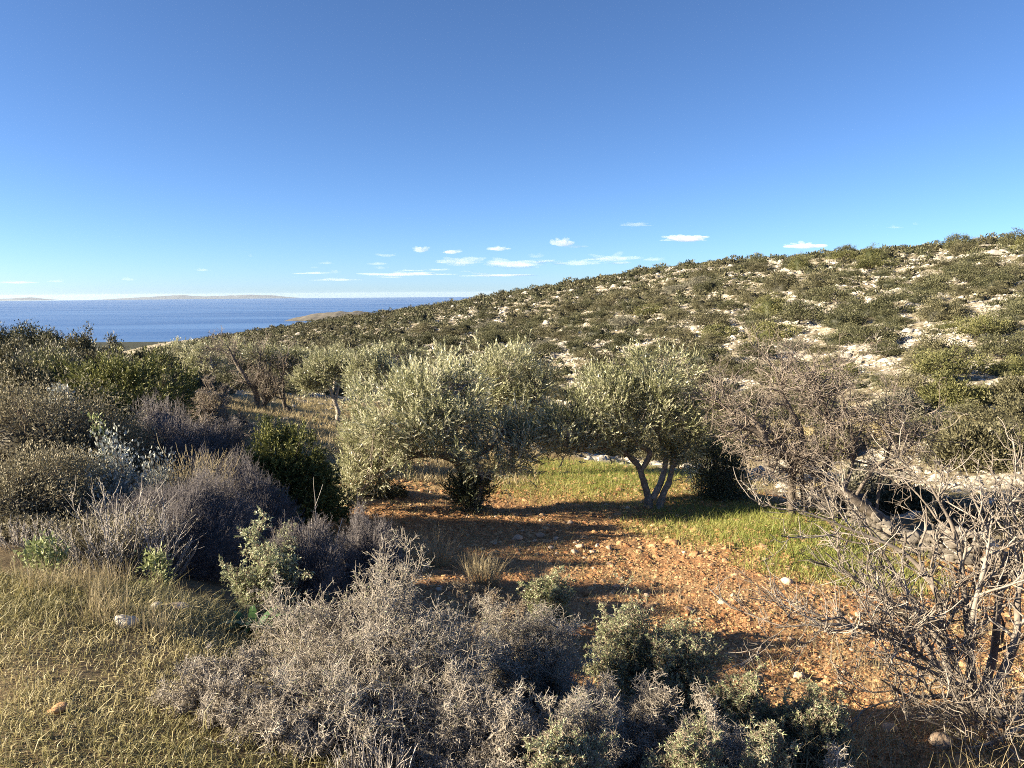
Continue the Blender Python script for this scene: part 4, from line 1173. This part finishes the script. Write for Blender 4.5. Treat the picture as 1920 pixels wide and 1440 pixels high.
# bushes one can point to on the near slope: (column, distance, width px, kind, tree, label)
HG = 'junipers on the near slope of the hill'
hand = [
    (1830, 18.5, 185, 'hill_olive', 0, 'broad low juniper mound beside the pale rubble at the far right'),
    (1762, 31, 150, 'hill_green', 1, 'bright yellow-green flat-topped juniper above the pale rubble'),
    (1785, 27, 120, 'hill_green', 0, 'bright green low juniper just below the yellow-green flat-topped one'),
    (1880, 34, 120, 'hill_dark', 1, 'spreading juniper tree with a visible trunk at the right edge'),
    (1835, 39, 110, 'hill_green', 1, 'flat-topped juniper tree above the white rock patch at right'),
    (1450, 52, 120, 'hill_green', 0, 'dark-sided large juniper in the middle of the slope'),
    (1490, 47, 70, 'hill_grey', 0, 'silvery grey bush right of the dark-sided large juniper'),
    (1640, 42, 110, 'hill_dark', 1, 'domed juniper standing above the tangle of the bare tree'),
    (1690, 26, 100, 'hill_grey', 0, 'grey leafless-looking mound right of the bare tree'),
    (1560, 40, 90, 'hill_olive', 0, 'brownish juniper above the top of the bare tree'),
    (1380, 44, 100, 'hill_olive', 0, 'rounded juniper behind the right of the forked olive'),
    (1330, 36, 90, 'hill_green', 0, 'green juniper close behind the right of the forked olive'),
    (1100, 40, 100, 'hill_green', 0, 'green juniper in the gap between the two front olives'),
    (1060, 46, 90, 'hill_olive', 0, 'wide juniper above the gap between the front olives'),
    (1900, 27, 100, 'hill_olive', 0, 'brown-green juniper on the grassy rubble at the right edge'),
    (1730, 22, 90, 'hill_dark', 0, 'dark low bush casting shade on the rubble right of the bare tree'),
    (1560, 62, 90, 'hill_dark', 1, 'dark domed juniper high in the middle of the slope'),
    (1400, 24, 70, 'hill_dark', 0, 'dark bush at the valley bottom seen under the bare branches'),
    (1705, 14.6, 120, 'hill_olive', 0, 'brownish bush just beyond the dry-stone wall, nearest the leaning bare trunk'),
    (1800, 13.4, 120, 'hill_grey', 0, 'grey bush beyond the dry-stone wall behind the grey shrub'),
    (1905, 13.0, 130, 'hill_olive', 0, 'olive-coloured bush beyond the right end of the dry-stone wall'),
    (1615, 16.2, 110, 'hill_grey', 0, 'low grey bush under the bare tree beyond the terrace edge'),
    (1560, 22, 90, 'hill_green', 0, 'green bush at the valley bottom behind the bare tree trunk'),
]
placed = []
for k, (u, Y, w, kind, tr, lab) in enumerate(hand):
    w *= .8 if Y > 30 else .92
    b = ground(u, Y); s = w * .5 * Y / K
    placed.append((b[0], b[1], s))
    if Y < 37 and not tr:
        leafy('juniper_bush' if kind != 'hill_grey' else 'grey_shrub', lab, 'juniper' if kind != 'hill_grey' else 'shrub', u, Y, w, at_row(b, s * .82), 440 + k, kind, .1, 260, 64, .36, .15, 'dark_bark', HG, core=.6)
        continue
    mp = (TREES if tr else NEAR)[kind][k % (3 if tr else 4)]
    place_hill(mp, b - [0, 0, .05], s, s * (1.0 if tr else .95), (k * 1.3) % .6 - .3, lab, HG, tree=bool(tr))

rngh = np.random.default_rng(2024)
cand = []
x, y = scatter(70000, -27, 41, 24, 225, rngh, .5)
zz = H(x, y); s_, m_, gr_, rk_ = zones(x, y)
dens = np.clip(.6 + .7 * fbm(x * .05, y * .05, 91), .22, 1) * (1.25 - .75 * sstep(-2.5, 3.5, zz)) * rk_ * (1 - .4 * m_)
for i in range(len(x)):
    if rngh.uniform() > dens[i] * .6 or (m_[i] > .25 and y[i] < 50 and x[i] < 1):
        continue
    r = math.hypot(x[i], y[i]); a = math.atan2(x[i], y[i])
    s = math.exp(rngh.normal(math.log(.66), .40)) * (1.1 if a > .1 else 1.0)
    s = min(max(s, .3), 1.7)
    cand.append((x[i], y[i], zz[i], s, r, a))
grid = {}
for p in placed:
    grid.setdefault((int(p[0] // 4), int(p[1] // 4)), []).append(p)
kept = []
for c in sorted(cand, key=lambda c: -c[3]):
    gx, gy = int(c[0] // 4), int(c[1] // 4); ok = True
    for dx in (-1, 0, 1):
        for dy in (-1, 0, 1):
            for p in grid.get((gx + dx, gy + dy), ()):
                if math.hypot(p[0] - c[0], p[1] - c[1]) < (p[2] + c[3]) * 1.04:
                    ok = False
    if ok:
        kept.append(c); grid.setdefault((gx, gy), []).append((c[0], c[1], c[3]))
kept = [c for c in kept if abs(math.degrees(c[5])) < 42]


# what the crest leaves in view: some nearer ground on the same bearing may stand higher
KA = np.array(kept)
rr = np.linspace(0, 1, 26)[None] * (KA[:, 4:5] - 23) + 20
hz = (H(rr * np.sin(KA[:, 5:6]), rr * np.cos(KA[:, 5:6])) / rr).max(1)
SEEN = ((KA[:, 2] + KA[:, 3] * .6) / KA[:, 4] > hz) & (np.abs(KA[:, 5]) < rad(37))
vis = sorted([c for c, q in zip(kept, SEEN) if q], key=lambda c: -c[3] / c[4])
rest = [c for c, q in zip(kept, SEEN) if not q]
xb, yb = scatter(260, -48, -17, 34, 95, rngh)
zb = H(xb, yb)
rest += [(xb[i], yb[i], zb[i], rngh.uniform(.5, 1.2), 0, 0) for i in range(len(xb)) if zones(xb[i:i + 1], yb[i:i + 1])[1][0] < .3]
LAB = {
    'hill_dark': ('dark green juniper bush among pale limestone on the hillside', 'dark green hillside junipers'),
    'hill_olive': ('brownish olive-green juniper bush among pale limestone on the hillside', 'olive-green hillside junipers'),
    'hill_green': ('yellow-green juniper bush on the right-hand hillside', 'yellow-green hillside junipers'),
    'hill_grey': ('silver-grey shrub among the green junipers of the hillside', 'silver-grey hillside shrubs'),
}
for k, c in enumerate(vis[:280]):
    a = math.degrees(c[5])
    kind = rngh.choice(KINDS, p=[.36, .40, .2, .04] if a > 8 else [.5, .46, .0, .04])
    tree = rngh.uniform() < .16
    lab, grp = LAB[kind]
    if tree:
        lab = lab.replace('juniper bush', 'juniper tree with a short trunk').replace('shrub among', 'small tree among'); grp += ' with trunks'
    mp = (TREES if tree else NEAR)[kind][int(rngh.integers(3 if tree else 4))]
    place_hill(mp, (c[0], c[1], c[2] - .06), c[3], c[3] * rngh.uniform(.75, 1.15), rngh.uniform(-.7, .7), lab, grp, name='grey_shrub' if kind == 'hill_grey' else 'juniper_bush', cat='shrub' if kind == 'hill_grey' else 'juniper', tree=tree)
low = [low_arrays(800 + k, flat=.27 + .03 * k) for k in range(6)]
for nm, sel, mt in (('scrub', [c for i, c in enumerate(vis[280:] + rest) if i % 2], 'hill_dark'), ('low_scrub', [c for i, c in enumerate(vis[280:] + rest) if not i % 2], 'hill_olive')):
    g = Geo()
    for c in sel:
        V, Q, T = low[int(rngh.integers(6))]
        a = rngh.uniform(-.8, .8); ca, sa = math.cos(a), math.sin(a)
        W = np.stack([V[:, 0] * ca - V[:, 1] * sa, V[:, 0] * sa + V[:, 1] * ca, V[:, 2] * rngh.uniform(.75, 1.15)], 1) * c[3] + np.array([c[0], c[1], c[2] - .06])
        g.add(W, Q, np.clip(T + rngh.normal(0, .08), 0, 1))
    tag(g.build(nm, M[mt]), kind='stuff')
# lopsided little trees on the skyline
for k, (u, Y, w, lab) in enumerate([(1060, 168, 14, 'tiny wind-bent tree alone on the skyline left of the ridge top'), (1202, 142, 17, 'small wind-bent tree on the skyline above the forked olive'), (1905, 80, 50, 'dark juniper on the highest skyline at the right edge'),
                                    (1800, 86, 50, 'flat dark juniper on the skyline near the right edge'), (1590, 100, 36, 'spreading juniper on the skyline right of the last cloud'), (1420, 112, 34, 'two-headed juniper on the middle skyline')]):
    b = ground(u, Y); s = w * .5 * Y / K
    place_hill(TREES['hill_dark'][k % 3], b - [0, 0, .05], s, s * 1.3, 0.0, lab, 'skyline trees', tree=True)
print('hill bushes', len(kept), 'in view', len(vis))

# ------------------------------------------------------------------ sea, far coast
def sea():
    m, nt, out = mat('sea_water')
    geo = N(nt, 'ShaderNodeNewGeometry')
    mp = N(nt, 'ShaderNodeMapping'); mp.inputs['Scale'].default_value = (1, 5, 1)
    nt.links.new(geo.outputs['Position'], mp.inputs[0])
    n2 = N(nt, 'ShaderNodeTexNoise'); n2.inputs['Scale'].default_value = .0004; n2.inputs['Detail'].default_value = 3
    nt.links.new(mp.outputs[0], n2.inputs['Vector'])
    col = ramp(nt, n2.outputs[0], [(.35, (.045, .115, .285)), (.65, (.085, .18, .375))])
    p = N(nt, 'ShaderNodeBsdfPrincipled'); p.inputs['Roughness'].default_value = .55; p.inputs['Specular IOR Level'].default_value = .12
    nt.links.new(col, p.inputs['Base Color']); nt.links.new(p.outputs[0], out.inputs[0])
    g = Geo()
    a = np.linspace(0, 2 * PI, 180, endpoint=False); rs = np.array([1500., 4000, 9000, 17000, 26000])
    V = np.concatenate([np.stack([r * np.cos(a), r * np.sin(a), np.full(180, -150.0)], 1) for r in rs])
    i = np.arange(180); i2 = (i + 1) % 180
    q = np.concatenate([np.stack([i + k * 180, i + (k + 1) * 180, i2 + (k + 1) * 180, i2 + k * 180][::1], 1)[:, ::-1] for k in range(4)])
    g.add(V, q, .5)
    tag(g.build('sea', m), kind='structure')


sea()


def ridge_mesh(name, prof, Y, depth, zb, matn, seed):
    """an island: crest heights along x, sloping down to the water on every side"""
    us = np.array([p[0] for p in prof]); vs = np.array([p[1] for p in prof])
    uu = np.linspace(us[0], us[-1], 90)
    vv = np.interp(uu, us, vs)
    X = (uu - 960) / K * Y * CP
    z = np.array([at(960, v, Y)[2] for v in vv]); z = zb + (z - zb) * (1 + .12 * fbm(uu * .06, uu * 0, seed))
    z[0] = z[-1] = zb - 2
    t = np.linspace(-1, 1, 17)
    V = np.stack([np.broadcast_to(X, (17, 90)), Y + depth * np.broadcast_to(t[:, None], (17, 90)), zb - 2 + (z[None] - zb + 2) * (1 - np.abs(t[:, None]) ** 1.4) * (1 + .15 * fbm(X[None] / depth * 3, t[:, None] * 3, seed + 3))], -1)
    i = np.arange(89)
    q = np.concatenate([np.stack([i + k * 90, i + 1 + k * 90, i + 1 + (k + 1) * 90, i + (k + 1) * 90], 1) for k in range(16)])
    g = Geo(); g.add(V.reshape(-1, 3), q, .5)
    return tag(g.build(name, M[matn], smooth=True), kind='structure')


M['hazed_far_land'] = stone_mat('hazed_far_land', (.05, .06, .07), (.09, .105, .12), (.15, .165, .18), .01)  # island rock with distance haze painted in as a blue-grey tint
M['headland'] = stone_mat('headland', (.045, .05, .038), (.11, .10, .078), (.25, .225, .18), .03)
ridge_mesh('headland', [(552, 593), (575, 588), (600, 583), (640, 580), (680, 583), (740, 588)], 4300, 260, -150, 'headland', 3)
ridge_mesh('island_hills', [(190, 557), (225, 554.5), (262, 553), (300, 550.5), (345, 549), (380, 551.5), (420, 551), (470, 549), (505, 550), (560, 556)], 37000, 1800, -235, 'hazed_far_land', 4)
ridge_mesh('low_island', [(-40, 557), (10, 553), (60, 551), (95, 557)], 37500, 1500, -235, 'hazed_far_land', 5)

# ------------------------------------------------------------------ air
m, nt, out = mat('haze_air')
pv = N(nt, 'ShaderNodeVolumePrincipled')
pv.inputs['Color'].default_value = (.74, .87, 1, 1); pv.inputs['Density'].default_value = .8e-5; pv.inputs['Anisotropy'].default_value = .1
nt.links.new(pv.outputs[0], out.inputs['Volume'])
g = Geo()
hb = 40000.0; z0, z1 = -250.0, 26.0
c = np.array([[-hb, -hb, z0], [hb, -hb, z0], [hb, hb, z0], [-hb, hb, z0], [-hb, -hb, z1], [hb, -hb, z1], [hb, hb, z1], [-hb, hb, z1]])
g.add(c, [[0, 3, 2, 1], [4, 5, 6, 7], [0, 1, 5, 4], [1, 2, 6, 5], [2, 3, 7, 6], [3, 0, 4, 7]], .5)
HAZE = tag(g.build('haze', m), kind='stuff')

# ------------------------------------------------------------------ clouds: small cumulus far out, above the haze
def cloud_mat(name, dens):
    m, nt, out = mat(name)
    pv = N(nt, 'ShaderNodeVolumePrincipled')
    pv.inputs['Color'].default_value = (.97, .97, .98, 1); pv.inputs['Density'].default_value = dens; pv.inputs['Anisotropy'].default_value = 0
    nt.links.new(pv.outputs[0], out.inputs['Volume'])
    return m


M['cloud'] = cloud_mat('cloud_dense', .0045)
M['thin_cloud'] = cloud_mat('cloud_thin', .0012)


def cloud(u, v, w, h, seed, label, thin=False, group=None):
    rng = np.random.default_rng(seed); Y = 14000.0
    c = at(u, v, Y); rx, rz = w * .5 * Y / K, h * .5 * Y / K
    nu, nv = 72, 36
    vv = np.linspace(-PI / 2, PI / 2, nv)[1:-1]; uu = np.linspace(0, 2 * PI, nu, endpoint=False)
    U, V = np.meshgrid(uu, vv)
    d = np.stack([np.cos(U) * np.cos(V), np.sin(U) * np.cos(V), np.sin(V)], -1).reshape(-1, 3)
    f = np.full(len(d), .45)
    for k in range(int(10 + w / 12)):
        a = nrm(np.array([rng.normal(0, 1.2), rng.normal(0, .6), abs(rng.normal(0, .6)) - .1])); sh = rng.uniform(8, 40)
        f = np.maximum(f, rng.uniform(.55, 1.0) * np.exp(-sh * (1 - d @ a) * .5))
    f = f * (1 + .1 * fbm(d[:, 0] * 6 + d[:, 1] * 3, d[:, 2] * 6 - d[:, 1] * 4, seed, 3))
    P = d * f[:, None] * np.array([rx, rx * .55, rz * 1.6])
    P[:, 2] = np.where(P[:, 2] < 0, P[:, 2] * .45, P[:, 2]) + .012 * rz * rng.normal(size=len(P))
    n2 = nv - 2; i = np.arange(nu); i2 = (i + 1) % nu
    q = [np.stack([i + k * nu, i2 + k * nu, i2 + (k + 1) * nu, i + (k + 1) * nu], 1) for k in range(n2 - 1)]
    for base, flip in ((0, True), ((n2 - 1) * nu, False)):
        qq = np.array([[base + k, base + k + 1, base + nu - 2 - k, base + nu - 1 - k] for k in range(nu // 2 - 1)])
        q.append(qq[:, ::-1] if flip else qq)
    g = Geo(); g.add(P, np.concatenate(q), .5)
    o = g.build('cloud', M['thin_cloud' if thin else 'cloud'], smooth=True); o.location = c
    tag(o, label, 'cloud', group)


for k, (u, v, w, h, lab) in enumerate([
    (1056, 459, 62, 24, 'brightest small puffy cloud with a domed white head'), (1290, 452, 112, 22, 'long grey-white cloud nearest to the hill ridge on its left part'),
    (1510, 467, 104, 18, 'low flat cloud just over the ridge at the right'), (790, 469, 44, 20, 'white-headed cloud at the left end of the small cloud row'),
    (848, 473, 52, 15, 'second small white cloud of the row, right of the white-headed one'), (937, 468, 50, 14, 'small cloud between the row and the brightest puff')]):
    cloud(u, v, w, h, 40 + k, lab)
for k, (u, v, w, h, lab) in enumerate([
    (1195, 424, 70, 13, 'thin grey cloud highest above the ridge'), (1680, 432, 36, 8, 'tiny grey wisp high over the right part of the ridge'), (1718, 426, 16, 10, 'smallest dark wisp beside the tiny grey one'), (1080, 464, 60, 10, 'grey tail trailing right of the brightest puff'),
    (870, 492, 120, 18, 'pale cloud bank under the small cloud row'), (965, 497, 150, 20, 'wide pale cloud bank in the middle of the lower band'), (1085, 496, 110, 16, 'pale cloud bank under the brightest puff'), (1150, 488, 120, 20, 'cloud bank touching the falling ridge'),
    (760, 514, 200, 9, 'long flat streak low above the sea'), (930, 517, 190, 9, 'long flat streak low beside the ridge foot'), (380, 503, 46, 9, 'little white cloud alone over the left sea'), (472, 477, 16, 7, 'tiny white fleck highest over the left sea'),
    (245, 520, 40, 9, 'small white cloud low over the far islands'), (590, 499, 22, 7, 'tiny white cloud over the middle of the sea'), (35, 524, 90, 8, 'white streak at the far left over the horizon'), (108, 522, 40, 8, 'short white streak beside the far left one'), (640, 523, 120, 7, 'thin streak low over the headland')]):
    cloud(u, v, w, h, 60 + k, lab, True)

rc = np.random.default_rng(31)
for k in range(26):
    u = rc.uniform(560, 1230); v = rc.normal(503, 9) - (u > 850) * rc.uniform(0, 14)
    cloud(u, v, rc.uniform(30, 90), rc.uniform(5, 11), 200 + k, 'pale scrap of cloud in the low broken band above the sea', True, 'low broken cloud band')

# ------------------------------------------------------------------ light
SUN_AZ, SUN_EL = rad(-100), rad(20)
w = bpy.data.worlds.new('World'); SC.world = w; w.use_nodes = True
nt = w.node_tree; nt.nodes.clear()
sky = N(nt, 'ShaderNodeTexSky', sky_type='NISHITA'); sky.sun_disc = False
sky.sun_elevation = SUN_EL; sky.sun_rotation = SUN_AZ
sky.altitude = 150; sky.air_density = .6; sky.dust_density = .3; sky.ozone_density = 5.4
bg = N(nt, 'ShaderNodeBackground'); bg.inputs[1].default_value = .05
wo = N(nt, 'ShaderNodeOutputWorld')
nt.links.new(sky.outputs[0], bg.inputs[0]); nt.links.new(bg.outputs[0], wo.inputs[0])
sl = bpy.data.lights.new('sun', 'SUN'); sl.energy = 5.0; sl.angle = rad(.5); sl.color = (1, .84, .61)
so = bpy.data.objects.new('sun', sl); COL.objects.link(so)
sd = Vector((math.sin(SUN_AZ) * math.cos(SUN_EL), math.cos(SUN_AZ) * math.cos(SUN_EL), math.sin(SUN_EL)))
so.rotation_euler = sd.to_track_quat('Z', 'Y').to_euler()

cam = bpy.data.cameras.new('camera'); cam.sensor_width = 36; cam.lens = 36 * K / 1920; cam.clip_start = .05; cam.clip_end = 200000
co = bpy.data.objects.new('camera', cam); COL.objects.link(co)
Rm = Matrix.Rotation(PI / 2 - PITCH, 4, 'X') @ Matrix.Rotation(rad(-.4), 4, 'Z')
co.matrix_world = Rm
SC.camera = co
SC.view_settings.view_transform = 'Standard'; SC.view_settings.look = 'None'; SC.view_settings.exposure = 2.05; SC.view_settings.gamma = 1.0
cy = SC.cycles
cy.max_bounces = 5; cy.diffuse_bounces = 3; cy.glossy_bounces = 2; cy.transmission_bounces = 3; cy.volume_bounces = 1; cy.transparent_max_bounces = 4
cy.filter_width = 1.0; cy.use_adaptive_sampling = False
cy.use_denoising = False; cy.denoiser = 'OPENIMAGEDENOISE'; cy.denoising_input_passes = 'RGB_ALBEDO_NORMAL'; cy.denoising_prefilter = 'ACCURATE'
